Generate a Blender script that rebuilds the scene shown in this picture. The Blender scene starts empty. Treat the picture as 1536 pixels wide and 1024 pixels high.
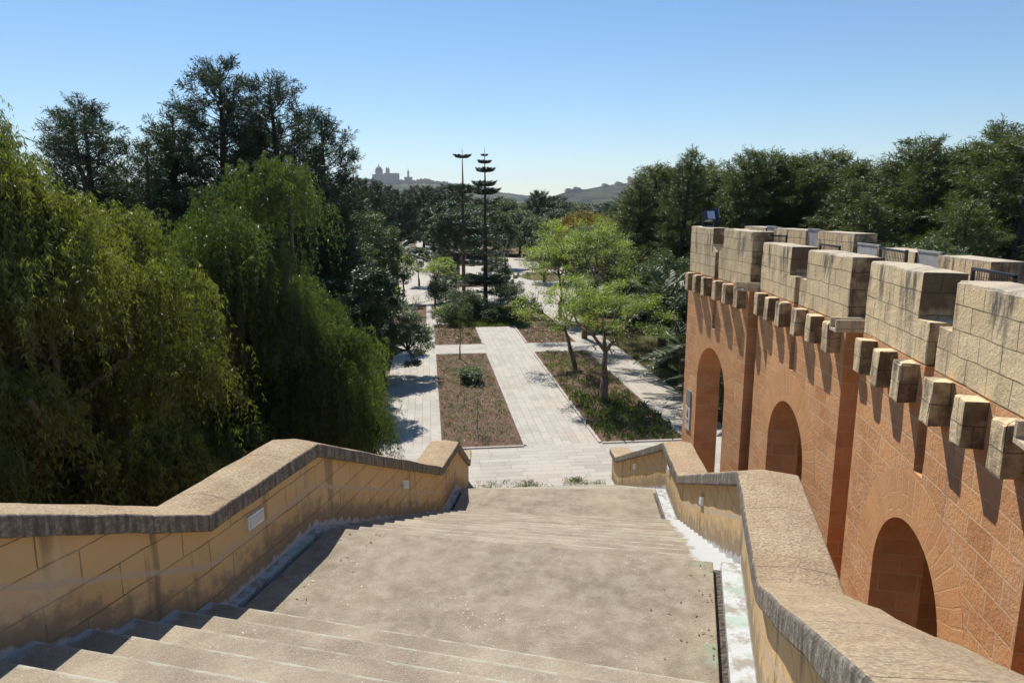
import bpy, bmesh, math, random
import numpy as np
from math import sin, cos, pi, radians
from mathutils import Vector, noise as mnoise
C = bpy.context.scene.collection
sc = bpy.context.scene
# ------------------------------------------------------------------ camera
cd = bpy.data.cameras.new('camera'); cam = bpy.data.objects.new('camera', cd); C.objects.link(cam)
cd.sensor_width = 36; cd.lens = 36*1050/1536; cd.clip_end = 30000; cd.clip_start = .05
cam.location = (0, 0, 8); cam.rotation_euler = (radians(90-10.89), 0, radians(-6.88))
sc.camera = cam
# ------------------------------------------------------------------ world, sun
SUN_EL = radians(53.5); SUN_AZ = radians(12)     # the sun stands ahead of the camera, a little to the left
W = bpy.data.worlds.new('World'); sc.world = W; W.use_nodes = True
wt = W.node_tree; bg = wt.nodes['Background']
sky = wt.nodes.new('ShaderNodeTexSky'); sky.sky_type = 'NISHITA'; sky.sun_disc = False
sky.sun_elevation = SUN_EL; sky.sun_rotation = -SUN_AZ; sky.altitude = 0; sky.air_density = 1.05; sky.dust_density = 0; sky.ozone_density = 4.5
hs = wt.nodes.new('ShaderNodeHueSaturation'); hs.inputs['Saturation'].default_value = 1.12; wt.links.new(sky.outputs[0], hs.inputs['Color'])
wt.links.new(hs.outputs[0], bg.inputs[0]); bg.inputs[1].default_value = .088
sd = bpy.data.lights.new('sun', 'SUN'); sd.energy = 4.8; sd.angle = radians(.53); sd.color = (1, .955, .88)
sun = bpy.data.objects.new('sun', sd); C.objects.link(sun)
to_sun = Vector((-sin(SUN_AZ)*cos(SUN_EL), cos(SUN_AZ)*cos(SUN_EL), sin(SUN_EL)))
sun.rotation_euler = to_sun.to_track_quat('Z', 'Y').to_euler(); sun.location = (0, 0, 60)
sc.view_settings.view_transform = 'Standard'; sc.view_settings.look = 'None'
sc.view_settings.exposure = .42; sc.view_settings.gamma = 1
sc.render.engine = 'CYCLES'
sc.cycles.max_bounces = 6; sc.cycles.transparent_max_bounces = 4

# ------------------------------------------------------------------ node helpers
class NT:
    def __init__(s, name):
        m = s.m = bpy.data.materials.new(name); m.use_nodes = True
        s.t = m.node_tree; s.n = s.t.nodes; s.p = s.n['Principled BSDF']; s.out = s.n['Material Output']
    def new(s, ty, **kw):
        nd = s.n.new(ty)
        for k, v in kw.items(): setattr(nd, k, v)
        return nd
    def put(s, inp, v):
        if v is None: return
        if hasattr(v, 'is_output') or isinstance(v, bpy.types.NodeSocket): s.t.links.new(v, inp)
        else:
            if isinstance(v, tuple) and len(v) == 3 and inp.type == 'RGBA': v = (*v, 1)
            inp.default_value = v
    def coord(s, kind='Object', uv=None):
        if uv:
            return s.new('ShaderNodeUVMap', uv_map=uv).outputs[0]
        return s.new('ShaderNodeTexCoord').outputs[kind]
    def mapping(s, v, loc=(0,0,0), rot=(0,0,0), scale=(1,1,1)):
        nd = s.new('ShaderNodeMapping'); s.put(nd.inputs['Vector'], v); nd.inputs['Location'].default_value = loc
        nd.inputs['Rotation'].default_value = rot; nd.inputs['Scale'].default_value = scale; return nd.outputs[0]
    def noise(s, v, scale=1, detail=4, rough=.55, out='Fac'):
        nd = s.new('ShaderNodeTexNoise'); s.put(nd.inputs['Vector'], v); nd.inputs['Scale'].default_value = scale
        nd.inputs['Detail'].default_value = detail; nd.inputs['Roughness'].default_value = rough; return nd.outputs[out]
    def voro(s, v, scale=1, feature='F1', out='Distance'):
        nd = s.new('ShaderNodeTexVoronoi', feature=feature); s.put(nd.inputs['Vector'], v); nd.inputs['Scale'].default_value = scale
        return nd.outputs[out]
    def math(s, op, a, b=0., c=None, clamp=False):
        nd = s.new('ShaderNodeMath', operation=op, use_clamp=clamp); s.put(nd.inputs[0], a); s.put(nd.inputs[1], b)
        if c is not None: s.put(nd.inputs[2], c)
        return nd.outputs[0]
    def ramp(s, v, a, b, lo=0., hi=1.):
        nd = s.new('ShaderNodeMapRange', clamp=True); nd.interpolation_type = 'SMOOTHSTEP'
        s.put(nd.inputs[0], v); s.put(nd.inputs[1], a); s.put(nd.inputs[2], b); s.put(nd.inputs[3], lo); s.put(nd.inputs[4], hi); return nd.outputs[0]
    def mix(s, f, a, b, mode='MIX'):
        nd = s.new('ShaderNodeMix', data_type='RGBA', blend_type=mode); s.put(nd.inputs[0], f); s.put(nd.inputs[6], a); s.put(nd.inputs[7], b); return nd.outputs[2]
    def sep(s, v):
        nd = s.new('ShaderNodeSeparateXYZ'); s.put(nd.inputs[0], v); return nd.outputs
    def comb(s, x=0., y=0., z=0.):
        nd = s.new('ShaderNodeCombineXYZ'); s.put(nd.inputs[0], x); s.put(nd.inputs[1], y); s.put(nd.inputs[2], z); return nd.outputs[0]
    def warp(s, v, scale, amt):
        nd = s.new('ShaderNodeVectorMath', operation='MULTIPLY_ADD'); s.put(nd.inputs[0], s.noise(v, scale, 3, out='Color'))
        nd.inputs[1].default_value = (amt, amt, amt); s.put(nd.inputs[2], v); return nd.outputs[0]
    def brick(s, v, w, h, mortar, c1, c2, cm, off=.5, squash=1., smooth=.1):
        nd = s.new('ShaderNodeTexBrick'); s.put(nd.inputs['Vector'], v); nd.offset = off; nd.squash = squash; nd.squash_frequency = 3
        s.put(nd.inputs['Color1'], c1); s.put(nd.inputs['Color2'], c2); s.put(nd.inputs['Mortar'], cm)
        nd.inputs['Scale'].default_value = 1; nd.inputs['Mortar Size'].default_value = mortar; nd.inputs['Mortar Smooth'].default_value = smooth
        nd.inputs['Brick Width'].default_value = w; nd.inputs['Row Height'].default_value = h; nd.inputs['Bias'].default_value = 0
        return nd
    def done(s, col, rough=.85, bump=None, dist=.01, strength=1., spec=.25):
        s.put(s.p.inputs['Base Color'], col); s.put(s.p.inputs['Roughness'], rough); s.p.inputs['Specular IOR Level'].default_value = spec
        if bump is not None:
            b = s.new('ShaderNodeBump'); b.inputs['Distance'].default_value = dist; b.inputs['Strength'].default_value = strength
            s.put(b.inputs['Height'], bump); s.t.links.new(b.outputs[0], s.p.inputs['Normal'])
        return s.m

def m_plain(name, col, rough=.6, metal=0., var=.15, spec=.4):
    n = NT(name); v = n.coord()
    k = n.ramp(n.noise(v, 6, 5), .3, .7, 1-var, 1+var)
    c = n.mix(1, col, n.comb(k, k, k), 'MULTIPLY'); n.p.inputs['Metallic'].default_value = metal
    return n.done(c, rough, n.noise(v, 40, 3), .002, .5, spec)

def m_concrete():
    n = NT('weathered concrete'); v = n.coord(); uv = n.coord(uv='dist'); x, y, _ = n.sep(uv)
    big = n.ramp(n.noise(v, 1.3, 9, .72), .35, .68); mid = n.ramp(n.noise(v, 5, 6, .65), .35, .7)
    c = n.mix(big, (.195, .15, .10), (.35, .28, .19)); c = n.mix(n.math('MULTIPLY', mid, .55), c, (.50, .44, .34))
    fine = n.noise(v, 60, 4, .7); c = n.mix(n.ramp(fine, .3, .7, 0, .5), c, (.20, .165, .125))
    gr2 = n.noise(v, 110, 3, .8); c = n.mix(n.ramp(gr2, .52, .68, 0, .6), c, (.62, .56, .46)); c = n.mix(n.ramp(gr2, .32, .44, .7, 0), c, (.14, .11, .085))
    stain = n.ramp(n.noise(v, 2.6, 10, .8), .54, .70); c = n.mix(n.math('MULTIPLY', stain, .65), c, (.15, .12, .085))
    # white chips of worn surface
    d = n.voro(v, 24, out='Distance'); ch = n.math('MULTIPLY', n.ramp(d, .12, .19, .9, 0), n.ramp(n.noise(v, 2.6, 6, .75), .52, .62))
    c = n.mix(ch, c, (.72, .69, .62))
    # pale brushed patches and white paint that ran along the two edges, green paint spots
    pz = n.math('ADD', n.noise(v, 7, 5), n.math('MULTIPLY', n.noise(v, 1.3, 2), .8))
    pe = n.ramp(n.math('SUBTRACT', n.math('MULTIPLY', pz, .34), y), .10, .2)
    pl = n.ramp(n.math('SUBTRACT', n.math('MULTIPLY', pz, .26), x), .12, .2)
    pe = n.math('MAXIMUM', pe, pl)
    c = n.mix(n.math('MULTIPLY', pe, .75), c, (.50, .51, .50))
    gr = n.math('MULTIPLY', n.ramp(n.noise(n.mapping(v, (3, 1, 0)), 1.1, 3), .6, .64), n.ramp(y, .2, .7, .8, 0))
    c = n.mix(n.math('MULTIPLY', gr, .5), c, (.22, .38, .26))
    h = n.math('ADD', n.noise(v, 25, 6, .7), n.math('MULTIPLY', fine, .6))
    return n.done(c, .92, h, .012, .9, .2)

def m_step():
    n = NT('worn step concrete'); v = n.coord(); uv = n.coord(uv='dist'); x, y, _ = n.sep(uv); t = n.sep(n.coord(uv='tread'))[0]
    st = v
    big = n.ramp(n.noise(st, 1.4, 5, .6), .35, .68)
    c = n.mix(big, (.255, .20, .138), (.43, .355, .255)); fine = n.noise(v, 55, 4, .7)
    c = n.mix(n.ramp(fine, .3, .7, 0, .45), c, (.24, .2, .15))
    gr2 = n.noise(v, 110, 3, .8); c = n.mix(n.ramp(gr2, .52, .68, 0, .6), c, (.62, .56, .46)); c = n.mix(n.ramp(gr2, .32, .44, .7, 0), c, (.14, .11, .085))
    stain = n.ramp(n.noise(v, 3.1, 10, .8), .54, .70); c = n.mix(n.math('MULTIPLY', stain, .5), c, (.18, .145, .11))
    d = n.voro(v, 24, out='Distance'); ch = n.math('MULTIPLY', n.ramp(d, .12, .19, .9, 0), n.ramp(n.noise(v, 2.6, 6, .75), .54, .62)); c = n.mix(ch, c, (.7, .67, .6))
    # pale lichen line worn along each nosing
    e = n.math('ADD', t, n.math('MULTIPLY', n.math('SUBTRACT', n.noise(v, 9, 4), .5), .12))
    c = n.mix(n.math('MULTIPLY', n.ramp(e, .92, .97, 0, .6), n.ramp(n.noise(v, 4, 4), .4, .6, .2, 1)), c, (.48, .49, .40))
    pz = n.math('ADD', n.noise(v, 8, 5), n.math('MULTIPLY', n.noise(v, 1.3, 2), .8))
    pe = n.math('MAXIMUM', n.ramp(n.math('SUBTRACT', n.math('MULTIPLY', pz, .27), y), .08, .18), n.ramp(n.math('SUBTRACT', n.math('MULTIPLY', pz, .26), x), .1, .2))
    c = n.mix(n.math('MULTIPLY', pe, .9), c, (.50, .51, .50))
    return n.done(c, .92, n.noise(v, 25, 6, .7), .012, .9, .2)

def m_coping():
    n = NT('gritty coping concrete'); v = n.coord()
    c = n.mix(n.ramp(n.noise(v, 2.2, 5), .35, .65), (.49, .36, .22), (.60, .465, .30))
    f = n.noise(v, 45, 5, .75); c = n.mix(n.ramp(f, .40, .60, .7, 0), c, (.26, .18, .11)); c = n.mix(n.ramp(n.noise(v, 5, 5, .7), .5, .7, 0, .45), c, (.33, .25, .16))
    d = n.voro(v, 38); c = n.mix(n.ramp(d, .15, .3, .5, 0), c, (.66, .58, .45))
    bl = n.ramp(n.noise(v, 9, 6, .75), .60, .72); c = n.mix(n.math('MULTIPLY', bl, .45), c, (.12, .1, .08))
    st = n.mapping(v, (0,0,0), (0,0,0), (2, 9, 2)); w = n.noise(st, 3, 5, .7); c = n.mix(n.ramp(w, .5, .75, 0, .3), c, (.3, .24, .17))
    ju = n.math('FRACT', n.math('ADD', n.math('MULTIPLY', n.sep(n.coord(uv='uz'))[0], .95), n.math('MULTIPLY', n.noise(v, 2, 3), .03)))
    c = n.mix(n.ramp(ju, .0, .014, .9, 0), c, (.07, .055, .045))
    # a crack across here and there
    cr = n.new('ShaderNodeTexVoronoi', feature='DISTANCE_TO_EDGE'); n.put(cr.inputs['Vector'], n.warp(v, 3, .25)); cr.inputs['Scale'].default_value = .8
    c = n.mix(n.math('MULTIPLY', n.ramp(cr.outputs[0], 0, .004, .6, 0), n.ramp(n.noise(v, 1.1, 2), .52, .6)), c, (.08, .065, .05))
    return n.done(c, .95, n.math('ADD', f, n.math('MULTIPLY', n.noise(v, 14, 6, .7), 1.4)), .02, 1, .15)

def m_coping_side():
    n = NT('lichened coping edge'); v = n.coord(); uv = n.coord(uv='uz')
    s = n.noise(n.mapping(uv, (0,0,0), (0,0,0), (14, 1.5, 1)), 1, 5, .7)
    c = n.mix(n.ramp(s, .35, .65), (.13, .11, .09), (.40, .355, .29))
    c = n.mix(n.ramp(n.noise(v, 26, 5, .75), .42, .62, .6, 0), c, (.10, .085, .07))
    j = n.math('FRACT', n.math('MULTIPLY', n.sep(uv)[0], 1.9)); c = n.mix(n.ramp(j, .0, .02, .9, 0), c, (.05, .04, .035))
    return n.done(c, .95, n.noise(v, 30, 6, .7), .02, 1, .15)

def m_paint():
    n = NT('flaking whitewash'); v = n.coord(); f = n.noise(v, 7, 6, .7)
    c = n.mix(n.ramp(f, .44, .62), (.50, .51, .50), (.30, .27, .23)); c = n.mix(n.ramp(n.noise(v, 40, 5, .75), .5, .7, 0, .5), c, (.28, .26, .22))
    gr = n.ramp(n.noise(n.mapping(v, (3, 1, 0)), 1.3, 3), .56, .62, 0, .6); c = n.mix(gr, c, (.30, .42, .32))
    return n.done(c, .85, f, .012, .8, .2)

def m_parapet(k=1.):
    n = NT('ochre stone parapet'); uv = n.warp(n.coord(uv='uz'), 2.5, .035); x, y, _ = n.sep(uv); h = n.sep(n.coord(uv='uv2'))[1]; v = n.coord()
    b = n.brick(uv, .62, .27, .006, (.58*k, .39*k, .19*k), (.66*k, .45*k, .225*k), (.25, .18, .115), .5)
    c = n.mix(n.ramp(n.noise(v, 3, 5, .6), .35, .7, 0, .6), b.outputs[0], (.66*k, .47*k, .245*k))
    # sooty streaks that run down from the coping
    s = n.noise(n.comb(n.math('MULTIPLY', x, 3.4), n.math('MULTIPLY', y, .35)), 1.3, 4, .6)
    c = n.mix(n.math('MULTIPLY', n.ramp(s, .54, .68), .65), c, (.17, .13, .09)); c = n.mix(n.ramp(n.noise(v, 1.7, 4), .55, .7, 0, .5), c, (.62*k, .50*k, .36*k))
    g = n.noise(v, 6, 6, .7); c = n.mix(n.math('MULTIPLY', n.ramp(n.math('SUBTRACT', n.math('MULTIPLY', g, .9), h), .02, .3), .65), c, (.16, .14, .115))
    # mended crack: an irregular cement band that follows the slope
    hh = n.math('ADD', h, n.math('MULTIPLY', n.math('SUBTRACT', n.noise(n.comb(x, 0.), 4, 4), .5), .09))
    band = n.ramp(n.math('ABSOLUTE', n.math('SUBTRACT', hh, .49)), .018, .034, .75, 0)
    c = n.mix(band, c, (.52, .42, .32))
    # zigzag white paint at the foot
    pz = n.noise(n.comb(n.math('MULTIPLY', x, 9.), n.math('MULTIPLY', y, 1.2)), 1, 3, .6)
    c = n.mix(n.ramp(n.math('SUBTRACT', n.math('MULTIPLY', pz, .27), h), .05, .09, 0, .75), c, (.56, .57, .57))
    hb = n.math('MULTIPLY', b.outputs[1], -1.); hb = n.math('ADD', hb, n.math('MULTIPLY', n.noise(v, 18, 6, .7), .8))
    return n.done(c, .9, hb, .012, .9, .2)

def m_orange():
    n = NT('orange sandstone blocks'); uv = n.warp(n.coord(uv='uz'), 1.6, .05); v = n.coord()
    b = n.brick(uv, .46, .25, .011, (.56, .27, .115), (.74, .385, .17), (.72, .50, .30), .5, 1., .25)
    c = n.mix(n.ramp(n.noise(v, 1.4, 7, .65), .38, .66, 0, .6), b.outputs[0], (.74, .45, .25)); c = n.mix(n.ramp(n.noise(n.mapping(v, (4, 1, 2)), .8, 6, .65), .5, .68, 0, .45), c, (.52, .27, .15))
    c = n.mix(n.ramp(n.noise(v, 9, 6, .7), .5, .75, 0, .35), c, (.42, .20, .10))
    x, y, _ = n.sep(uv); s = n.noise(n.comb(n.math('MULTIPLY', x, 5.), n.math('MULTIPLY', y, .25)), 1, 4, .6)
    c = n.mix(n.math('MULTIPLY', n.ramp(s, .60, .72), .35), c, (.30, .22, .18))
    hb = n.math('ADD', n.math('MULTIPLY', b.outputs[1], -.5), n.math('ADD', n.math('MULTIPLY', n.noise(v, 20, 6, .75), 1.1), n.noise(v, 4, 5, .7)))
    return n.done(c, .9, hb, .022, .9, .2)

def m_voussoir():
    n = NT('orange voussoirs'); uv = n.coord(uv='uz'); v = n.coord()
    b = n.brick(uv, .62, .155, .011, (.60, .30, .13), (.74, .39, .175), (.68, .40, .20), .3, 1., .25)
    c = n.mix(n.ramp(n.noise(v, 2, 5), .35, .68, 0, .5), b.outputs[0], (.62, .36, .18))
    return n.done(c, .9, n.math('ADD', n.math('MULTIPLY', b.outputs[1], .7), n.noise(v, 20, 5, .7)), .01, .8, .2)

def m_lime(soot_shade=False):
    n = NT('sooty shade-toned limestone' if soot_shade else 'stained limestone blocks'); uv = n.warp(n.coord(uv='uz'), 2, .045); v = n.coord(); x, y, _ = n.sep(uv); h = n.sep(n.coord(uv='uv2'))[1]
    b = n.brick(uv, .40, .245, .006, (.68, .52, .30), (.78, .61, .37), (.17, .13, .08), .5)
    c = n.mix(n.ramp(n.noise(v, 2.6, 5), .35, .68, 0, .5), b.outputs[0], (.62, .50, .33))
    s = n.noise(n.comb(n.math('MULTIPLY', x, 4.5), n.math('MULTIPLY', y, .8)), 1, 5, .65)
    top = n.ramp(h, .05, .75, 1., .35)           # h: metres below the merlon's top
    c = n.mix(n.math('MULTIPLY', n.ramp(s, .48, .64), n.math('MULTIPLY', top, .9)), c, (.10, .09, .08))
    c = n.mix(n.ramp(n.math('ADD', h, n.math('MULTIPLY', n.noise(v, 12, 4), .08)), .05, .09, .55, 0), c, (.42, .38, .32))
    c = n.mix(n.ramp(n.noise(v, 14, 6, .75), .55, .75, 0, .5), c, (.28, .23, .17))
    if soot_shade: c = n.mix(n.ramp(n.noise(v, 2.4, 5, .65), .33, .6, .25, .88), c, (.085, .055, .035))  # patchy soot, with the shade of the end faces mixed into its colour
    hb = n.math('ADD', n.math('MULTIPLY', b.outputs[1], -1.), n.math('MULTIPLY', n.noise(v, 22, 6, .7), .9))
    return n.done(c, .92, hb, .022, .95, .2)

def m_paving(name, along=True, tint=1.):
    n = NT(name); v = n.coord(); r = (0, 0, radians(90) if along else 0)
    vm = n.warp(n.mapping(v, (0,0,0), r), 1.2, .03)
    b = n.brick(vm, .95, .30, .007, (.34*tint, .31*tint, .265*tint), (.44*tint, .40*tint, .345*tint), (.23, .20, .16), .4, .8)
    c = n.mix(n.ramp(n.noise(v, .7, 6, .65), .35, .7, 0, .7), b.outputs[0], (.45, .415, .36))
    c = n.mix(n.ramp(n.noise(v, 3.5, 6, .7), .5, .78, 0, .6), c, (.30, .255, .20))
    c = n.mix(n.ramp(n.noise(n.mapping(v, (5,2,0)), .25, 4, .6), .5, .68, 0, .35), c, (.45, .36, .27))
    return n.done(c, .8, n.math('ADD', n.math('MULTIPLY', b.outputs[1], -1.), n.math('MULTIPLY', n.noise(v, 12, 5, .7), .6)), .012, .8, .3)

def m_soil(name, a, b_, c_):
    n = NT(name); v = n.coord()
    c = n.mix(n.ramp(n.noise(v, 1.1, 5, .65), .35, .65), a, b_)
    d = n.voro(n.warp(v, 20, .03), 26, out='Color'); c = n.mix(.55, c, n.mix(1, n.mix(n.sep(d)[0], a, c_), (1.15, 1.15, 1.15), 'MULTIPLY'))
    c = n.mix(n.ramp(n.noise(v, 30, 5, .75), .55, .75, 0, .6), c, c_)
    return n.done(c, .97, n.math('ADD', n.voro(v, 24), n.noise(v, 40, 5, .75)), .04, 1, .1)

def m_leaf(name, a, b_, trans=.35, rough=.45, spec=.5, dead=None, hue=.5):
    n = NT(name); at = n.new('ShaderNodeAttribute', attribute_name='var'); f = at.outputs['Fac']
    oi = n.new('ShaderNodeObjectInfo').outputs['Random']
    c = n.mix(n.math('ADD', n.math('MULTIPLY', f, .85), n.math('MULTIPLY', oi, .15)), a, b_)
    if dead: c = n.mix(n.ramp(f, .95, .99), c, dead)
    n.put(n.p.inputs['Base Color'], c); n.p.inputs['Roughness'].default_value = rough; n.p.inputs['Specular IOR Level'].default_value = spec
    tr = n.new('ShaderNodeBsdfTranslucent'); tc = n.mix(1, c, (1.5, 1.7, .6), 'MULTIPLY'); n.put(tr.inputs[0], tc)
    mx = n.new('ShaderNodeMixShader'); mx.inputs[0].default_value = trans
    n.t.links.new(n.p.outputs[0], mx.inputs[1]); n.t.links.new(tr.outputs[0], mx.inputs[2]); n.t.links.new(mx.outputs[0], n.out.inputs[0])
    return n.m

def m_bark(name, a, b_):
    n = NT(name); v = n.coord(); s = n.noise(n.mapping(v, (0,0,0), (0,0,0), (9, 9, 2)), 1.5, 6, .7)
    return n.done(n.mix(n.ramp(s, .35, .65), a, b_), .95, s, .03, 1, .1)

M = dict(concrete=m_concrete(), step=m_step(), coping=m_coping(), coping_side=m_coping_side(), parapet=m_parapet(), parapet_old=m_parapet(1.0), orange=m_orange(), vous=m_voussoir(), lime=m_lime(), soot_shade=m_lime(True),
    pave=m_paving('limestone paving lengthwise'), pave_x=m_paving('limestone paving crosswise', False), plaza=m_paving('pale plaza paving', False, 1.05),
    mulch=m_soil('red brown mulch', (.15, .085, .06), (.11, .07, .05), (.28, .19, .14)), earth=m_soil('dry earth and leaf litter', (.15, .10, .06), (.11, .08, .05), (.24, .17, .09)),
    grassy=m_soil('dry grassy earth', (.09, .085, .04), (.13, .105, .055), (.18, .15, .075)),
    gravel=m_soil('drain silt', (.10, .08, .065), (.16, .13, .1), (.25, .21, .17)),
    paint=m_paint(), white=m_plain('white enamel', (.72, .72, .70), .4), plate=m_plain('grey painted sheet', (.36, .36, .35), .6), steel=m_plain('galvanised steel', (.42, .43, .45), .45, .6), dark=m_plain('dark metal and slit shade', (.03, .035, .045), .4, .3),
    glass=m_plain('lamp glass', (.35, .42, .5), .12, 0, .05, .8), blueback=m_plain('blue black housing', (.03, .05, .10), .35), wood=m_plain('weathered wood', (.16, .11, .07), .8, 0, .3), grey=m_plain('grey plaque', (.22, .24, .26), .5), sign=m_plain('pale sign face', (.55, .58, .62), .4, 0, .05), ink=m_plain('dark lettering', (.04, .06, .12), .6),
    bark=m_bark('brown bark', (.10, .07, .05), (.24, .18, .13)), bark_dark=m_bark('dark bark', (.045, .035, .028), (.12, .09, .07)), bark_pale=m_bark('pale twigs', (.28, .23, .18), (.42, .36, .28)),
    pepper=m_leaf('pepper tree leaves', (.040, .060, .022), (.185, .212, .060), .42, .48, .5),
    pepper_y=m_leaf('yellowing pepper tree leaves', (.048, .064, .022), (.245, .24, .060), .44, .48, .5),
    pine=m_leaf('pine needles', (.028, .045, .026), (.055, .08, .038), .15, .5, .4), pine2=m_leaf('fresher pine needles', (.052, .066, .025), (.135, .15, .05), .25, .5, .4),
    lime_leaf=m_leaf('fresh yellow green leaves', (.10, .145, .018), (.30, .335, .04), .45, .45, .4), mid=m_leaf('mid green leaves', (.045, .068, .028), (.105, .13, .05), .3, .5, .4), darkleaf=m_leaf('dark green leaves', (.025, .045, .018), (.055, .085, .03), .2, .5, .4),
    olive=m_leaf('grey green leaves', (.09, .115, .07), (.20, .23, .15), .3, .5, .5), palm=m_leaf('palm leaflets', (.03, .05, .018), (.075, .10, .03), .2, .45, .4), rust=m_leaf('rusty flowers and leaves', (.10, .12, .03), (.26, .14, .035), .4, .5, .3),
    arau=m_leaf('araucaria scales', (.03, .055, .028), (.06, .085, .04), .1, .5, .4), grass=m_leaf('grass blades', (.06, .085, .025), (.15, .165, .06), .4, .5, .3), bed=m_leaf('bedding plants', (.06, .09, .035), (.20, .22, .12), .3, .5, .3), bedblue=m_leaf('lavender bloom', (.22, .20, .26), (.42, .36, .40), .3, .5, .3))

# ------------------------------------------------------------------ mesh helpers
def link(o, parent=None):
    C.objects.link(o)
    if parent: o.parent = parent
    return o
def mesh_obj(name, verts, faces, mats, parent=None, fm=None, uvs=None, smooth=False, bevel=0):
    me = bpy.data.meshes.new(name); me.from_pydata([tuple(v) for v in verts], [], [tuple(f) for f in faces])
    for m in (mats if isinstance(mats, (list, tuple)) else [mats]): me.materials.append(m)
    if fm is not None: me.polygons.foreach_set('material_index', fm)
    if uvs:
        for k, data in uvs.items():
            l = me.uv_layers.new(name=k)
            for i, c in enumerate(data): l.data[i].uv = c
    if smooth: me.polygons.foreach_set('use_smooth', [True]*len(me.polygons))
    me.update(); o = bpy.data.objects.new(name, me); link(o, parent)
    if bevel:
        b = o.modifiers.new('bevel', 'BEVEL'); b.width = bevel; b.segments = 2; b.limit_method = 'ANGLE'; b.angle_limit = radians(40)
    return o
def tag(o, label, cat, group=None, kind=None):
    o['label'] = label; o['category'] = cat
    if group: o['group'] = group
    if kind: o['kind'] = kind
    return o
def empty(name, loc=(0,0,0), rz=0):
    o = bpy.data.objects.new(name, None); o.location = loc; o.rotation_euler = (0,0,rz); o.empty_display_size = .3; return link(o)
def dup(o, parent=None):
    c = o.copy(); C.objects.link(c)
    if parent: c.parent = parent
    for ch in list(o.children): dup(ch, c)
    return c
class MB:
    def __init__(s): s.v = []; s.f = []; s.m = []; s.u = []
    def poly(s, pts, mi=0, uv=None):
        i = len(s.v); s.v += [tuple(p) for p in pts]; s.f.append(tuple(range(i, i+len(pts)))); s.m.append(mi); s.u += (uv or [(p[0]+p[1], p[2]) for p in pts])
    def box(s, c, sz, rz=0, mi=0, rx=0):
        x, y, z = [k/2 for k in sz]; P = []
        for a in (-x, x):
            for b in (-y, y):
                for d in (-z, z):
                    b2, d2 = b*cos(rx)-d*sin(rx), b*sin(rx)+d*cos(rx)
                    P.append((c[0]+a*cos(rz)-b2*sin(rz), c[1]+a*sin(rz)+b2*cos(rz), c[2]+d2))
        for q in ((0,1,3,2),(4,6,7,5),(0,4,5,1),(2,3,7,6),(0,2,6,4),(1,5,7,3)): s.poly([P[k] for k in q], mi)
    def tube(s, pts, rad, n=6, mi=0, cap=True):
        pts = [Vector(p) for p in pts]; rings = []
        for i, p in enumerate(pts):
            d = (pts[min(i+1, len(pts)-1)]-pts[max(i-1, 0)]).normalized(); a = d.orthogonal().normalized() if i == 0 else (a-d*a.dot(d)).normalized(); b = d.cross(a)
            r = rad[i] if hasattr(rad, '__len__') else rad
            rings.append([p+(a*cos(2*pi*k/n)+b*sin(2*pi*k/n))*r for k in range(n)])
        base = len(s.v)
        for r in rings: s.v += [tuple(q) for q in r]
        for i in range(len(rings)-1):
            for k in range(n):
                s.f.append((base+i*n+k, base+i*n+(k+1) % n, base+(i+1)*n+(k+1) % n, base+(i+1)*n+k)); s.m.append(mi); s.u += [(0,0)]*4
        if cap:
            s.f.append(tuple(base+k for k in range(n))[::-1]); s.m.append(mi); s.u += [(0,0)]*n
            s.f.append(tuple(base+(len(rings)-1)*n+k for k in range(n))); s.m.append(mi); s.u += [(0,0)]*n
    def lathe(s, prof, c, n=24, mi=0):
        rings = [[(c[0]+r*cos(2*pi*k/n), c[1]+r*sin(2*pi*k/n), c[2]+z) for k in range(n)] for r, z in prof]
        for i in range(len(rings)-1):
            for k in range(n): s.poly([rings[i][k], rings[i][(k+1) % n], rings[i+1][(k+1) % n], rings[i+1][k]], mi)
    def build(s, name, mats, parent=None, bevel=0, smooth=False, uv='uz'):
        return mesh_obj(name, s.v, s.f, mats, parent, s.m, {uv: s.u}, smooth, bevel)

def sheet(name, pts, z, mat, kind='structure', thick=.06):
    """a flat slab with a real edge, laid at height z"""
    me = MB(); me.poly([(x, y, z) for x, y in pts])
    for i in range(len(pts)):
        a, b = pts[i], pts[(i+1) % len(pts)]; me.poly([(a[0], a[1], z-thick), (b[0], b[1], z-thick), (b[0], b[1], z), (a[0], a[1], z)])
    o = me.build(name, mat); o['kind'] = kind; return o
def rect(x0, y0, x1, y1): return [(x0, y0), (x1, y0), (x1, y1), (x0, y1)]
def blob(cx, cy, rx, ry, n=28, seed=0, j=.08):
    r = random.Random(seed); return [(cx+rx*cos(2*pi*k/n)*(1+r.uniform(-j, j)), cy+ry*sin(2*pi*k/n)*(1+r.uniform(-j, j))) for k in range(n)]

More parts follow.
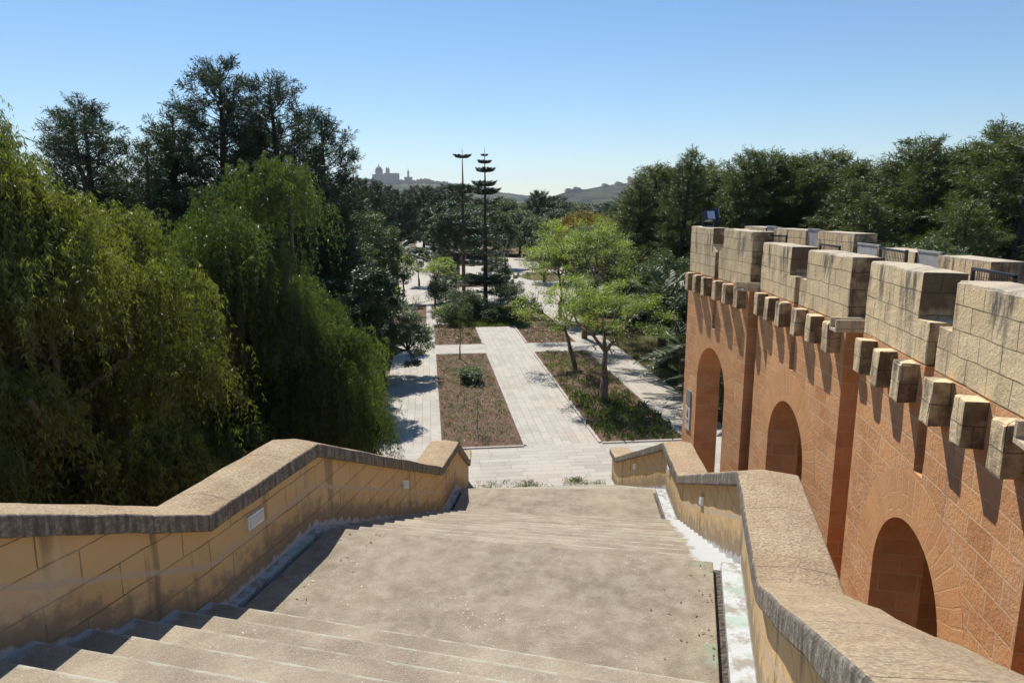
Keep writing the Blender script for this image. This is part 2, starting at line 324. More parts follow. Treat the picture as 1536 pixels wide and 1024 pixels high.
# ------------------------------------------------------------------ leaves (numpy)
def unit(v): return v/np.maximum(np.linalg.norm(v, axis=-1, keepdims=True), 1e-9)
def rdir(g, n): return unit(g.normal(size=(n, 3)))
def quads(c, d, L, Wd, g, nrm=None):
    """leaf diamonds starting at c along d; nrm: rough face normal"""
    n = len(c); d = unit(d); r = rdir(g, n) if nrm is None else unit(nrm+.45*rdir(g, n)); s = unit(np.cross(d, r)); L = np.broadcast_to(L, (n,))[:, None]; Wd = np.broadcast_to(Wd, (n,))[:, None]
    return np.stack([c, c+d*L*.5+s*Wd*.5, c+d*L, c+d*L*.5-s*Wd*.5], 1)
def leaf_obj(name, Q, var, mat, parent=None):
    Q = np.concatenate(Q) if isinstance(Q, list) else Q; var = np.concatenate(var) if isinstance(var, list) else var
    n = len(Q); me = bpy.data.meshes.new(name); me.vertices.add(n*4); me.vertices.foreach_set('co', Q.astype(np.float32).ravel())
    me.loops.add(n*4); me.loops.foreach_set('vertex_index', np.arange(n*4, dtype=np.int32)); me.polygons.add(n)
    me.polygons.foreach_set('loop_start', np.arange(0, n*4, 4, dtype=np.int32)); me.polygons.foreach_set('loop_total', np.full(n, 4, dtype=np.int32))
    at = me.attributes.new('var', 'FLOAT', 'POINT'); at.data.foreach_set('value', np.repeat(np.clip(var, 0, 1), 4).astype(np.float32))
    me.materials.append(mat); me.update(calc_edges=True); me.validate()
    o = bpy.data.objects.new(name, me); return link(o, parent)

def branchy(mb, g, p0, p1, r0, r1, sag=.0, n=5, wob=.06):
    p0 = np.array(p0, float); p1 = np.array(p1, float); L = np.linalg.norm(p1-p0); pts = []
    for i in range(n+1):
        t = i/n; p = p0*(1-t)+p1*t; p[2] -= sag*L*4*t*(1-t)*-1
        if 0 < i < n: p = p+g.normal(size=3)*wob*L*.5
        pts.append(p)
    mb.tube(pts, [r0*(1-i/n)+r1*i/n for i in range(n+1)], 6)
    return pts

# ---- weeping pepper tree: crown made of boughs from which leafy strands hang
def pepper_tree(name, loc, ells, nb, mat, seed, trunk_h=2.6, label=None, sl=(.45, 1.15)):
    g = np.random.default_rng(seed); root = empty(name, loc); Q = []; V = []; tb = MB()
    big = ells; ells = []
    for e in big:
        ells.append((e[0], e[1], e[2], e[3]*.62, e[4]*.62, e[5]*.62))
        for q in range(10):
            d = rdir(g, 1)[0]; d[2] = abs(d[2])*1.2-.45; d /= np.linalg.norm(d); f = g.uniform(.6, 1.05); k_ = g.uniform(.22, .42)
            ells.append((e[0]+d[0]*e[3]*f, e[1]+d[1]*e[4]*f, e[2]+d[2]*e[5]*f, e[3]*k_, e[4]*k_, e[5]*k_*g.uniform(.6, 1.1)))
    tot = sum(e[3]*e[4] for e in ells); top = Vector((0, 0, trunk_h))
    tb.tube([(0,0,-.1), (.05,.05,1), (.1,0,trunk_h*.6), top], [.34, .27, .24, .2], 9)
    for e in ells:
        e = np.array(e, float); ce = e[:3]
        tip = ce-np.array([0, 0, e[5]*.3]); branchy(tb, g, top, tip, .09, .04, .04)
        k = max(1, int(nb*e[3]*e[4]/tot/11)); lumps = []
        for i in range(k):
            d = rdir(g, 1)[0]; d[2] = abs(d[2])*1.1-.3; d /= np.linalg.norm(d); lumps.append((ce+d*e[3:6]*g.uniform(.55, 1.12), d, g.uniform(.22, .6)*min(1.2, e[3]*.9+.3), g.normal(.42, .16)))
            branchy(tb, g, tip, lumps[-1][0]+np.array([0, 0, -.25]), .03, .008, .04, 4)
        boughs = [(lc+np.array([bd[0]*lr, bd[1]*lr, abs(bd[2])*lr*.8]), unit((ld+bd)[None])[0], lv0) for lc, ld, lr, lv0 in lumps for bd in rdir(g, int(g.integers(5, 11)))]
        boughs += [(ce+rdir(g, 1)[0]*e[3:6]*g.uniform(.2, .6), np.array([0, 0, 1.]), .3) for _ in range(k)]
        for c, d, lv0 in boughs:
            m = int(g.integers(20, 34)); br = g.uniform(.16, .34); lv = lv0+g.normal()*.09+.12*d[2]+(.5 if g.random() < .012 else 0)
            off = g.normal(size=(m, 3))*np.array([br, br, br*.5]); base = c+off; base[:, 2] -= (off[:, 0]**2+off[:, 1]**2)*.5/br
            ln = g.uniform(sl[0], sl[1], m)*g.uniform(.5, 1.1); out = unit(off*np.array([1, 1, 0])+d*np.array([1, 1, 0])*.6+g.normal(size=(m, 3))*np.array([.12, .12, 0])+1e-4)
            nn = 20
            t = np.linspace(0, 1, nn)[None, :, None]
            arch = out[:, None, :]*(t**.5*.34)*ln[:, None, None]+np.array([0, 0, .12])*np.sin(np.pi*t)
            P = base[:, None, :]+arch; P[..., 2] -= (t[..., 0]**1.5)*ln[:, None]
            P += g.normal(size=P.shape)*.022
            P = P.reshape(-1, 3); vv = np.repeat(lv+g.normal(size=m)*.09, nn)+g.normal(size=m*nn)*.05
            keep = P[:, 2] > (.2-loc[2]); P = P[keep]; vv = vv[keep]
            for _ in range(2):
                dd = np.concatenate([g.normal(size=(len(P), 2))*.5, -np.abs(g.normal(size=(len(P), 1)))*.9-.35], 1)
                Q.append(quads(P, dd, g.uniform(.06, .12, len(P)), g.uniform(.010, .018, len(P)), g)); V.append(vv)
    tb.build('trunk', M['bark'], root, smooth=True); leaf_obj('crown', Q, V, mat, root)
    return root

# ---- pine: whorled limbs turned up at the tips, tufts of needles
def pine_tree(name, loc, H, R, seed, mat, tuft=.30, limbs=64, shape='cone', dens=1., low=.12):
    g = np.random.default_rng(seed); root = empty(name, loc); tb = MB(); Q = []; V = []
    lean = g.normal(size=2)*.03*H
    tb.tube([(0,0,-.1), (lean[0]*.3, lean[1]*.3, H*.35), (lean[0]*.7, lean[1]*.7, H*.7), (lean[0], lean[1], H*.97)], [H*.022, H*.017, H*.011, .02], 8)
    T = []
    def prof(t):
        if shape == 'cone': return (1-t)**.75*(.35+.65*min(1, t/.22))
        if shape == 'round': return math.sqrt(max(0, 1-((t-.45)/.56)**2))
        return (1-t)**.5*min(1, .5+t)
    ph = g.uniform(0, 6)
    for i in range(limbs):
        t = low+(1-low)*(i+g.random())/limbs; ph += 2.4+g.normal()*.3; L = R*prof(t)*g.uniform(.62, 1.15)+.15
        z0 = t*H*.96; b = np.array([lean[0]*t, lean[1]*t, z0]); up = g.uniform(.15, .55)+.5*t
        d = np.array([cos(ph), sin(ph), up*.5]); e = b+d*L; e[2] += .28*L*up
        mid = b+d*L*.55; tb.tube([b, mid, e], [.012*L+.018, .008*L+.01, .008], 4, cap=False)
        ns = max(4, int(L*12*dens))
        for k in range(ns):
            s = g.uniform(.25, 1.0)**.8; p = b*(1-s)+e*s if s > .55 else b*(1-s/.55)+mid*(s/.55)
            sd = g.normal(size=3); sd[2] = abs(sd[2])*.55+.25; sd = sd/np.linalg.norm(sd)+d*.5; q = p+sd*g.uniform(.12, .55)*(.35+.3*L**.5)
            if k % 3 == 0: tb.tube([p, q], [.012, .005], 3, cap=False)
            T.append((q, unit(sd[None])[0]))
        T.append((e, unit((d+np.array([0, 0, .8]))[None])[0]))
    for j in range(5): T.append((np.array([lean[0], lean[1], H*(.9+.022*j)]), np.array([0, 0, 1.])))
    T0 = np.array([a for a, _ in T]); D0 = np.array([b for _, b in T]); n = len(T0)
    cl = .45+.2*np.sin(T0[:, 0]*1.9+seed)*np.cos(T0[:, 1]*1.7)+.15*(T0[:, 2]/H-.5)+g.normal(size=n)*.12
    for k in range(3):   # three sub tufts stacked along each twig, needles fanned forward
        for r in range(7):
            c = T0+D0*tuft*(k*.42-.35)+g.normal(size=(n, 3))*.03; dd = D0*.7+rdir(g, n)*.85
            Q.append(quads(c, dd, g.uniform(.6, 1.05, n)*tuft*.72, g.uniform(.065, .11, n)*tuft, g)); V.append(cl+g.normal(size=n)*.05)
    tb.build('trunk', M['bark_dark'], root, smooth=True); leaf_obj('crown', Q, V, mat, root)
    return root

# ---- lumpy broadleaf crown made of leaf clumps
def clump_tree(name, loc, ells, nclump, per, leaf, mat, seed, trunk=(.16, 1.6), flat=.7, cr=(.14, .24), bark='bark_dark', shell=.55, kids=('trunk', 'crown')):
    g = np.random.default_rng(seed); root = empty(name, loc); tb = MB(); Q = []; V = []
    tot = sum(e[3]*e[4]*e[5] for e in ells)**1.; zt = trunk[1]
    if trunk[0]: tb.tube([(0,0,-.1), (.03,.02,zt*.5), (0,.03,zt)], [trunk[0]*1.2, trunk[0], trunk[0]*.85], 8)
    for e in ells:
        e = np.array(e, float); ce = e[:3]; k = max(4, int(nclump*(e[3]*e[4]*e[5]/tot))); R = (e[3]*e[4]*e[5])**(1/3)
        if trunk[0]: branchy(tb, g, (0, .02, zt*.95), ce-np.array([0, 0, e[5]*.3]), trunk[0]*.6, trunk[0]*.3, .02)
        for i in range(k):
            d = rdir(g, 1)[0]
            if d[2] < -.35 and g.random() < .7: d[2] *= -1
            c = ce+d*e[3:6]*(shell+(1-shell)*g.random()**.6); rr = R*g.uniform(*cr)
            if trunk[0] and i % 4 == 0: branchy(tb, g, ce-np.array([0, 0, e[5]*.3]), c, trunk[0]*.22, .01, .02, 3)
            m = int(per*g.uniform(.7, 1.3)); pd = rdir(g, m); pr = g.random(m)[:, None]**.45
            P = c+pd*pr*rr*np.array([1, 1, flat]); nv = unit(pd*.6+np.array([0, 0, .8])); dd = rdir(g, m)*.8+pd*.6
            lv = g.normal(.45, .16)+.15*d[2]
            Q.append(quads(P, dd, g.uniform(.7, 1.3, m)*leaf, g.uniform(.35, .55, m)*leaf, g, nv)); V.append(lv+g.normal(size=m)*.1)
    if trunk[0]: tb.build(kids[0], M[bark], root, smooth=True)
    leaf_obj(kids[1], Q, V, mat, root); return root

# ---- open umbrella tree grown by forking, tufts of leaflets at the twig ends
def forked_tree(name, loc, seed, trunk_h, levels, spread, mat, r0=.15, first=1.3, leaf=.11, per=90, lean=(0,0), tuft=(.42, .42, .2), ratio=.76, bark='bark', forks=(3, 2, 3, 2, 2), droop=.0, up=.35):
    g = np.random.default_rng(seed); root = empty(name, loc); tb = MB(); tips = []
    def grow(p, d, L, r, lv):
        e = p+d*L; mid = (p+e)/2+g.normal(size=3)*L*.07; tb.tube([p, mid, e], [r, r*.88, r*.74], 7 if lv < 2 else 5)
        if lv >= levels:
            if g.random() < .85: tips.append((e, d))
            return
        k = forks[min(lv, len(forks)-1)]; a0 = g.uniform(0, 6)
        a, b = (lambda q: (q, np.cross(d, q)))(unit(np.cross(d, rdir(g, 1)[0]))[...])
        for i in range(k):
            th = a0+2*pi*i/k+g.normal()*.25; s = spread*g.uniform(.6, 1.25)
            nd = d+(a*cos(th)+b*sin(th))*s; nd[2] = nd[2]+up*(.25 if lv > 1 else .6)-droop*lv; nd /= np.linalg.norm(nd)
            grow(e, nd, L*ratio*g.uniform(.8, 1.2), r*.66, lv+1)
        if lv > 2 and g.random() < .3: tips.append((e, d))
    d0 = unit(np.array([lean[0], lean[1], 1.])); tb.tube([(0,0,-.1), (0,0,.05), tuple(d0*trunk_h)], [r0*1.5, r0*1.15, r0], 9)
    grow(d0*trunk_h, d0, first, r0*.8, 0)
    Q = []; V = []
    for e, d in tips:
        m = int(per*g.uniform(.5, 1.3)); P = e+d*.1+g.normal(size=(m, 3))*np.array(tuft)*.55*g.uniform(.7, 1.25)+np.array([0, 0, .08])
        dd = (P-e)*np.array([1, 1, .4])+rdir(g, m)*.25; lv = g.normal(.5, .22)
        Q.append(quads(P, dd, g.uniform(.7, 1.3, m)*leaf, g.uniform(.3, .45, m)*leaf, g, np.tile([0, 0, 1.], (m, 1)))); V.append(lv+g.normal(size=m)*.1)
    tb.build('trunk', M[bark], root, smooth=True); leaf_obj('crown', Q, V, mat, root); return root

# ---- palm: arching fronds with leaflets
def palm_tree(name, loc, seed, th, n, L, mat=None, r=.28, wide=.045, up=(.1, 1.25)):
    g = np.random.default_rng(seed); root = empty(name, loc); tb = MB(); Q = []; V = []; fb = MB()
    tb.lathe([(r*1.25, -.1), (r, .2*th), (r*.9, th*.8), (r*1.15, th), (.02, th+.15)], (0, 0, 0), 14)
    for i in range(n):
        a = i*2.4+g.normal()*.2; el = up[0]+(up[1]-up[0])*((i+.5)/n)+g.normal()*.08; l = L*g.uniform(.8, 1.1); h = np.array([cos(a), sin(a), 0.])
        pts = []
        for k in range(13):
            t = k/12; pts.append(np.array([0, 0, th])+h*l*(cos(el)*t+.12*t*t)+np.array([0, 0, l*(sin(el)*t-.62*t*t*(1.1-.45*el))]))
        fb.tube(pts[::2], [.025, .02, .016, .012, .009, .006, .003], 4, cap=False)
        pts = np.array(pts); m = 60; t = np.linspace(.14, .995, m); ix = t*12; i0 = np.minimum(ix.astype(int), 11); P = pts[i0]+(pts[i0+1]-pts[i0])*(ix-i0)[:, None]; tan = unit(pts[i0+1]-pts[i0])
        side = np.cross(tan, [0, 0, 1.]); side = unit(side); ln = l*.17*np.sin(np.pi*np.clip(t*.9+.1, 0, 1))**.6+.06
        lv = g.normal(.5, .2)
        for s in (-1, 1):
            dd = side*s+tan*.65+np.array([0, 0, .25])+g.normal(size=(m, 3))*.09; dd[:, 2] -= .2
            Q.append(quads(P, dd, ln, wide, g, np.tile([0, 0, 1.], (m, 1)))); V.append(lv+g.normal(size=m)*.08)
    tb.build('trunk', M['bark_dark'], root, smooth=True); fb.build('frond_rib', M['bark_pale'], root); leaf_obj('crown', Q, V, mat or M['palm'], root); return root

# ------------------------------------------------------------------ STAIRCASE
LN = [(-4.85, -.5, 6.5), (-3.92, 1.59, 6.5), (-1.98, 5.95, 4.4), (-1.33, 7.72, 4.4), (.12, 12.3, 2.3), (.48, 13.65, 2.3), (1.0, 18.7, 0), (1.07, 19.55, 0)]
RN = [(-.35, -2.35, 6.5), (.62, .02, 6.5), (2.33, 4.25, 4.4), (3.12, 6.3, 4.4), (4.42, 11.35, 2.3), (4.75, 13.1, 2.3), (5.25, 18.45, 0), (5.3, 19.2, 0)]
stair = empty('staircase', (0, 0, 0)); tag(stair, 'wide weathered concrete staircase curving down to the garden in three flights between ochre walls', 'staircase')
def lerp(a, b, t): return tuple(a[i]+(b[i]-a[i])*t for i in range(len(a)))
def slab(name, a, b, c, d, z, zb, mats, u0=0., u1=None, parent=stair, bev=.012, tread=(0., .8)):
    """prism with top a,b (far edge left,right), c,d (near edge right,left)"""
    Wd = math.dist(a, b); u1 = Wd if u1 is None else u1; wd = {0: (u0, 4.4-u0), 1: (u1, 4.4-u1)}
    P = [(a[0],a[1],z),(b[0],b[1],z),(c[0],c[1],z),(d[0],d[1],z)]; B = [(p[0],p[1],zb) for p in P]
    k = [0, 1, 1, 0]; tv = [tread[1], tread[1], tread[0], tread[0]]
    f = [(3,2,1,0), (0,1,5,4), (1,2,6,5), (2,3,7,6), (3,0,4,7)]; vs = P+B; ud = []; ut = []
    for q in f:
        for i in q: ud.append(wd[k[i % 4]]); ut.append((tv[i % 4] if i < 4 or tread[1] < .95 else (.6 if q == (0,1,5,4) else tv[i % 4]), 0))
    return mesh_obj(name, vs, f, mats, parent, None, {'dist': ud, 'tread': ut}, False, bev)
NR = 13
for fi, (i0, i1) in enumerate(((1, 2), (3, 4), (5, 6))):
    L0, L1, R0, R1 = LN[i0], LN[i1], RN[i0], RN[i1]; dz = (L0[2]-L1[2])/NR
    for k in range(NR-1):
        t0, t1 = k/(NR-1), (k+1)/(NR-1); a = lerp(L0, L1, t1); b = lerp(R0, R1, t1); c = lerp(R0, R1, t0-.012); d = lerp(L0, L1, t0-.012); z = L0[2]-dz*(k+1)
        ext = .03
        ux = Vector((b[0]-a[0], b[1]-a[1])).normalized()*ext; uy = Vector((c[0]-d[0], c[1]-d[1])).normalized()*ext
        slab('step', (a[0]-ux.x, a[1]-ux.y), (b[0]+ux.x, b[1]+ux.y), (c[0]+uy.x, c[1]+uy.y), (d[0]-uy.x, d[1]-uy.y), z, z-.42, M['step'], 0, None, tread=(0, 1))
for (i0, i1) in ((0, 1), (2, 3), (4, 5)):
    L0, L1, R0, R1 = LN[i0], LN[i1], RN[i0], RN[i1]; z = L0[2]; Wn = math.dist(L0[:2], R0[:2]); Wf = math.dist(L1[:2], R1[:2])
    def at(u, far):  # u metres from the left wall if positive, from the right wall if negative
        A, B, w = (L1, R1, Wf) if far else (L0, R0, Wn); t = u/w if u >= 0 else 1+u/w
        return lerp(A, B, t)[:2]
    slab('landing', at(.17, 1), at(-.27, 1), at(-.27, 0), at(.17, 0), z, z-.4, M['concrete'], .17, 4.13)
    for nm, (p, q), zz, mt in (('drain_channel', (.10, .17), z-.09, M['gravel']), ('drain_channel', (-.27, -.19), z-.09, M['gravel']), ('painted_strip', (-.03/1, .10), z+.004, M['paint']), ('painted_strip', (-.19, 0), z+.004, M['paint'])):
        if nm == 'painted_strip' and p == -.03: p = .0
        pa, qa = at(p, 1), at(q, 1); pb, qb = at(p, 0), at(q, 0)
        if q == 0: qa, qb = R1[:2], R0[:2]
        slab(nm, pa, qa, qb, pb, zz, z-.4, mt, 0, .2, bev=0)
# core under the steps so no light leaks below
core = MB()
for j in range(0, len(LN)-1):
    a, b, c, d = LN[j+1], RN[j+1], RN[j], LN[j]; o_ = .62
    core.poly([(d[0],d[1],d[2]-o_),(c[0],c[1],c[2]-o_),(b[0],b[1],b[2]-o_),(a[0],a[1],a[2]-o_)])
core.build('substructure', M['concrete'], stair)

def offs(nodes, d):
    """polyline offset sideways (positive = to the right of travel) with mitred corners"""
    out = []; n = len(nodes)
    for i in range(n):
        ds = []
        for a, b in ((i-1, i), (i, i+1)):
            if 0 <= a and b < n:
                v = Vector((nodes[b][0]-nodes[a][0], nodes[b][1]-nodes[a][1])).normalized(); ds.append(Vector((v.y, -v.x)))
        m = sum(ds, Vector((0, 0))).normalized(); k = d/max(.5, m.dot(ds[0])); out.append((nodes[i][0]+m.x*k, nodes[i][1]+m.y*k, nodes[i][2]))
    return out
def parapet(nodes, sgn, label, lights):
    root = empty('parapet_wall', (nodes[-1][0], nodes[-1][1], 0)); tag(root, label, 'wall', 'stair parapet walls'); O = Vector(root.location)
    # finer subdivision so that the stone edges can wander a little
    g = random.Random(5+sgn)
    nd = []; 
    for i in range(len(nodes)-1):
        m = max(2, int(math.dist(nodes[i][:2], nodes[i+1][:2])/.28))
        for k in range(m): nd.append(lerp(nodes[i], nodes[i+1], k/m))
    nd.append(nodes[-1]); HC = 1.0; TH = .16
    inn = nd; out = offs(nd, -sgn*.42)            # sgn=+1: stair is to the right of travel
    us = [0]
    for i in range(len(nd)-1): us.append(us[-1]+math.dist(nd[i][:2], nd[i+1][:2]))
    b = MB(); u2 = []
    def q(ps, uv, v2): b.poly([(p[0]-O.x, p[1]-O.y, p[2]) for p in ps], 0, uv); u2.extend(v2)
    for i in range(len(nd)-1):
        a, c = inn[i], inn[i+1]; z0, z1 = a[2]+HC-TH, c[2]+HC-TH
        q([(a[0],a[1],-.1),(c[0],c[1],-.1),(c[0],c[1],z1),(a[0],a[1],z0)], [(us[i],-.1),(us[i+1],-.1),(us[i+1],z1),(us[i],z0)], [(us[i],-.1-a[2]),(us[i+1],-.1-c[2]),(us[i+1],HC-TH),(us[i],HC-TH)])
        a, c = out[i], out[i+1]
        q([(c[0],c[1],-.1),(a[0],a[1],-.1),(a[0],a[1],z0),(c[0],c[1],z1)], [(us[i+1],-.1),(us[i],-.1),(us[i],z0),(us[i+1],z1)], [(us[i+1],2),(us[i],2),(us[i],2.5),(us[i+1],2.5)])
    for e in (0, -1):
        a, c = inn[e], out[e]; z = a[2]+HC-TH; q([(a[0],a[1],-.1),(c[0],c[1],-.1),(c[0],c[1],z),(a[0],a[1],z)], [(0,-.1),(.42,-.1),(.42,z),(0,z)], [(0,0.0),(.42,0.0),(.42,.84),(0,.84)])
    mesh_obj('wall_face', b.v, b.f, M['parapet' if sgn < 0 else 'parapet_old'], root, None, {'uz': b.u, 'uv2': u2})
    # coping: low gabled top, rough sides
    ci = offs(nd, sgn*.085); co = offs(nd, -sgn*.50); cm = offs(nd, -sgn*.21); k = MB()
    def J(i): return (random.Random(i*7+sgn).random()-.5)*.012
    def V(p, z, i=0):
        q = Vector((p[0]-O.x, p[1]-O.y, z)); w = mnoise.noise_vector(q*3.1+Vector((7, 3, 1)))*.012+mnoise.noise_vector(q*9)*.005; return (q.x+w.x, q.y+w.y, q.z+w.z*.6)
    n = len(nd)
    for i in range(n-1):
        z0, z1 = nd[i][2]+HC+J(i), nd[i+1][2]+HC+J(i+1); r0, r1 = z0+.035, z1+.035; b0, b1 = z0-TH, z1-TH
        k.poly([V(ci[i],z0),V(ci[i+1],z1),V(cm[i+1],r1),V(cm[i],r0)], 0, [(us[i],0),(us[i+1],0),(us[i+1],.3),(us[i],.3)]); k.poly([V(cm[i],r0),V(cm[i+1],r1),V(co[i+1],z1),V(co[i],z0)], 0, [(us[i],.3),(us[i+1],.3),(us[i+1],.6),(us[i],.6)])
        k.poly([V(ci[i],b0),V(ci[i+1],b1),V(ci[i+1],z1),V(ci[i],z0)], 1, [(us[i],b0),(us[i+1],b1),(us[i+1],z1),(us[i],z0)])
        k.poly([V(co[i+1],b1),V(co[i],b0),V(co[i],z0),V(co[i+1],z1)], 1, [(us[i+1],b1),(us[i],b0),(us[i],z0),(us[i+1],z1)])
        k.poly([V(ci[i],b0),V(co[i],b0),V(co[i+1],b1),V(ci[i+1],b1)], 1)
    for e in (0, n-1):
        z = nd[e][2]+HC; k.poly([V(ci[e],z-TH),V(co[e],z-TH),V(co[e],z),V(cm[e],z+.035),V(ci[e],z)], 1)
    cp = k.build('coping', [M['coping'], M['coping_side']], root)
    bm_w = cp.modifiers.new('weld', 'WELD'); bm_w.merge_threshold = .002
    bv = cp.modifiers.new('bevel', 'BEVEL'); bv.width = .022; bv.segments = 3; bv.limit_method = 'ANGLE'; bv.angle_limit = radians(45)
    # bulkhead lights on the inner face
    for (seg, t, hgt) in lights:
        a, c = nodes[seg], nodes[seg+1]; p = lerp(a, c, t); ang = math.atan2(c[1]-a[1], c[0]-a[0]); tl = math.atan2(c[2]-a[2], math.dist(a[:2], c[:2]))
        nx, ny = sin(ang)*sgn, -cos(ang)*sgn; L = MB()
        def fr(mb, w, h, d0, d1):
            P = []
            for dd in (d0, d1):
                for (uu, vv) in ((-w/2,-h/2),(w/2,-h/2),(w/2,h/2),(-w/2,h/2)):
                    P.append((p[0]-O.x+cos(ang)*uu+nx*dd, p[1]-O.y+sin(ang)*uu+ny*dd, p[2]+hgt+vv+uu*math.tan(tl)))
            for qd in ((0,1,2,3),(4,7,6,5),(0,4,5,1),(1,5,6,2),(2,6,7,3),(3,7,4,0)): mb.poly([P[x] for x in qd])
        fr(L, .26, .135, -.01, .028); o = L.build('wall_light', M['white'], root, bevel=.004)
        L2 = MB(); fr(L2, .215, .09, .028, .034); L2.build('lens', M['sign'], o)
    return root
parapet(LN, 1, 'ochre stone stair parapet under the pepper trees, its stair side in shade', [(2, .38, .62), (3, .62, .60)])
parapet(RN, -1, 'ochre stone stair parapet beside the arcade, its stair side sunlit', [(3, .52, .60), (4, .75, .60), (5, .55, .62)])

# ------------------------------------------------------------------ ARCADE with battlements
arc = empty('fortified_arcade', (6.75, 15.5, 0)); tag(arc, 'orange sandstone arcade with pale limestone battlements and corbels, stepping round beside the stairs', 'arcade wall')
def extrude(polys, t0, t1, flip=False):
    """polys in (s,z); returns verts in local (t,s,z)->(x=t, y=-s), faces, uvs; boundary edges closed"""
    key = {}; vs = []; edges = {}
    def idx(p):
        kk = (round(p[0], 4), round(p[1], 4))
        if kk not in key: key[kk] = len(vs); vs.append(kk)
        return key[kk]
    F = [[idx(p) for p in pl] for pl in polys]; n = len(vs)
    V = [(t0, -s, z) for s, z in vs]+[(t1, -s, z) for s, z in vs]; fs = []
    for f in F:
        fs.append(tuple(f)); fs.append(tuple(i+n for i in reversed(f)))
        for a, b in zip(f, f[1:]+f[:1]): edges[(a, b)] = edges.get((a, b), 0)+1
    for (a, b) in edges:
        if (b, a) not in edges: fs.append((a, a+n, b+n, b)[::-1])
    return V, fs
def ex_obj(name, polys, t0, t1, mat, parent, bevel=.012, top=None, uvf=None):
    V, fs = extrude(polys, t0, t1); uz = []; u2 = []; fm = None
    if mat is M['lime']:   # cut ends of merlons and corbels: soot, plus shade painted into the colour
        fm = []; mat = [M['lime'], M['soot_shade']]
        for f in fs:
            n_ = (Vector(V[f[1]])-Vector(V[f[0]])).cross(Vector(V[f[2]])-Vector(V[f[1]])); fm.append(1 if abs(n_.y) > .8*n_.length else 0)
    for f in fs:
        for i in f:
            x, y, z = V[i]; uz.append(uvf(x, -y, z) if uvf else (-y+x, z)); u2.append((x, (top-z) if top else 0))
    return mesh_obj(name, V, fs, mat, parent, fm, {'uz': uz, 'uv2': u2}, False, bevel)
def weather(o, step=.17, amp=.011):
    """slice the block into a grid and let its faces and arrises wander like worn stone"""
    bm = bmesh.new(); bm.from_mesh(o.data)
    lo = [min(v.co[i] for v in bm.verts) for i in range(3)]; hi = [max(v.co[i] for v in bm.verts) for i in range(3)]
    for ax in range(3):
        n_ = max(1, int((hi[ax]-lo[ax])/step)); no = Vector([1 if i == ax else 0 for i in range(3)])
        for k in range(1, n_):
            p = Vector(lo); p[ax] = lo[ax]+(hi[ax]-lo[ax])*k/n_
            bmesh.ops.bisect_plane(bm, geom=bm.verts[:]+bm.edges[:]+bm.faces[:], plane_co=p, plane_no=no)
    for e in ((lo[1]+.025, 1), (hi[1]-.025, 1), (lo[2]+.025, 2), (hi[2]-.025, 2), (lo[0]+.025, 0)):
        p = Vector(lo); p[e[1]] = e[0]; bmesh.ops.bisect_plane(bm, geom=bm.verts[:]+bm.edges[:]+bm.faces[:], plane_co=p, plane_no=Vector([1 if i == e[1] else 0 for i in range(3)]))
    sd_ = Vector((lo[1]*3.7, lo[2], lo[0]*5))
    for v in bm.verts:
        ex = sum(1 for a in (0, 1, 2) if abs(v.co[a]-lo[a]) < .004 or abs(v.co[a]-hi[a]) < .004)
        w = mnoise.noise_vector(v.co*2.3+sd_)*amp+mnoise.noise_vector(v.co*8+sd_)*amp*.55
        if ex >= 2:
            c = Vector([(lo[a]+hi[a])/2 for a in range(3)]); d = (c-v.co); d = Vector([math.copysign(1, d[a]) if (abs(v.co[a]-lo[a]) < .004 or abs(v.co[a]-hi[a]) < .004) else 0 for a in range(3)])
            w += d*(.004+max(0, mnoise.noise(v.co*5+sd_))*.028)
        if abs(v.co.x-hi[0]) < .004: w.x = 0
        v.co += w
    bm.to_mesh(o.data); bm.free(); return o
def frame_of(o, ang): # parent empty oriented with its -Y along the wall, +X into the wall
    return o
ZC = 6.33
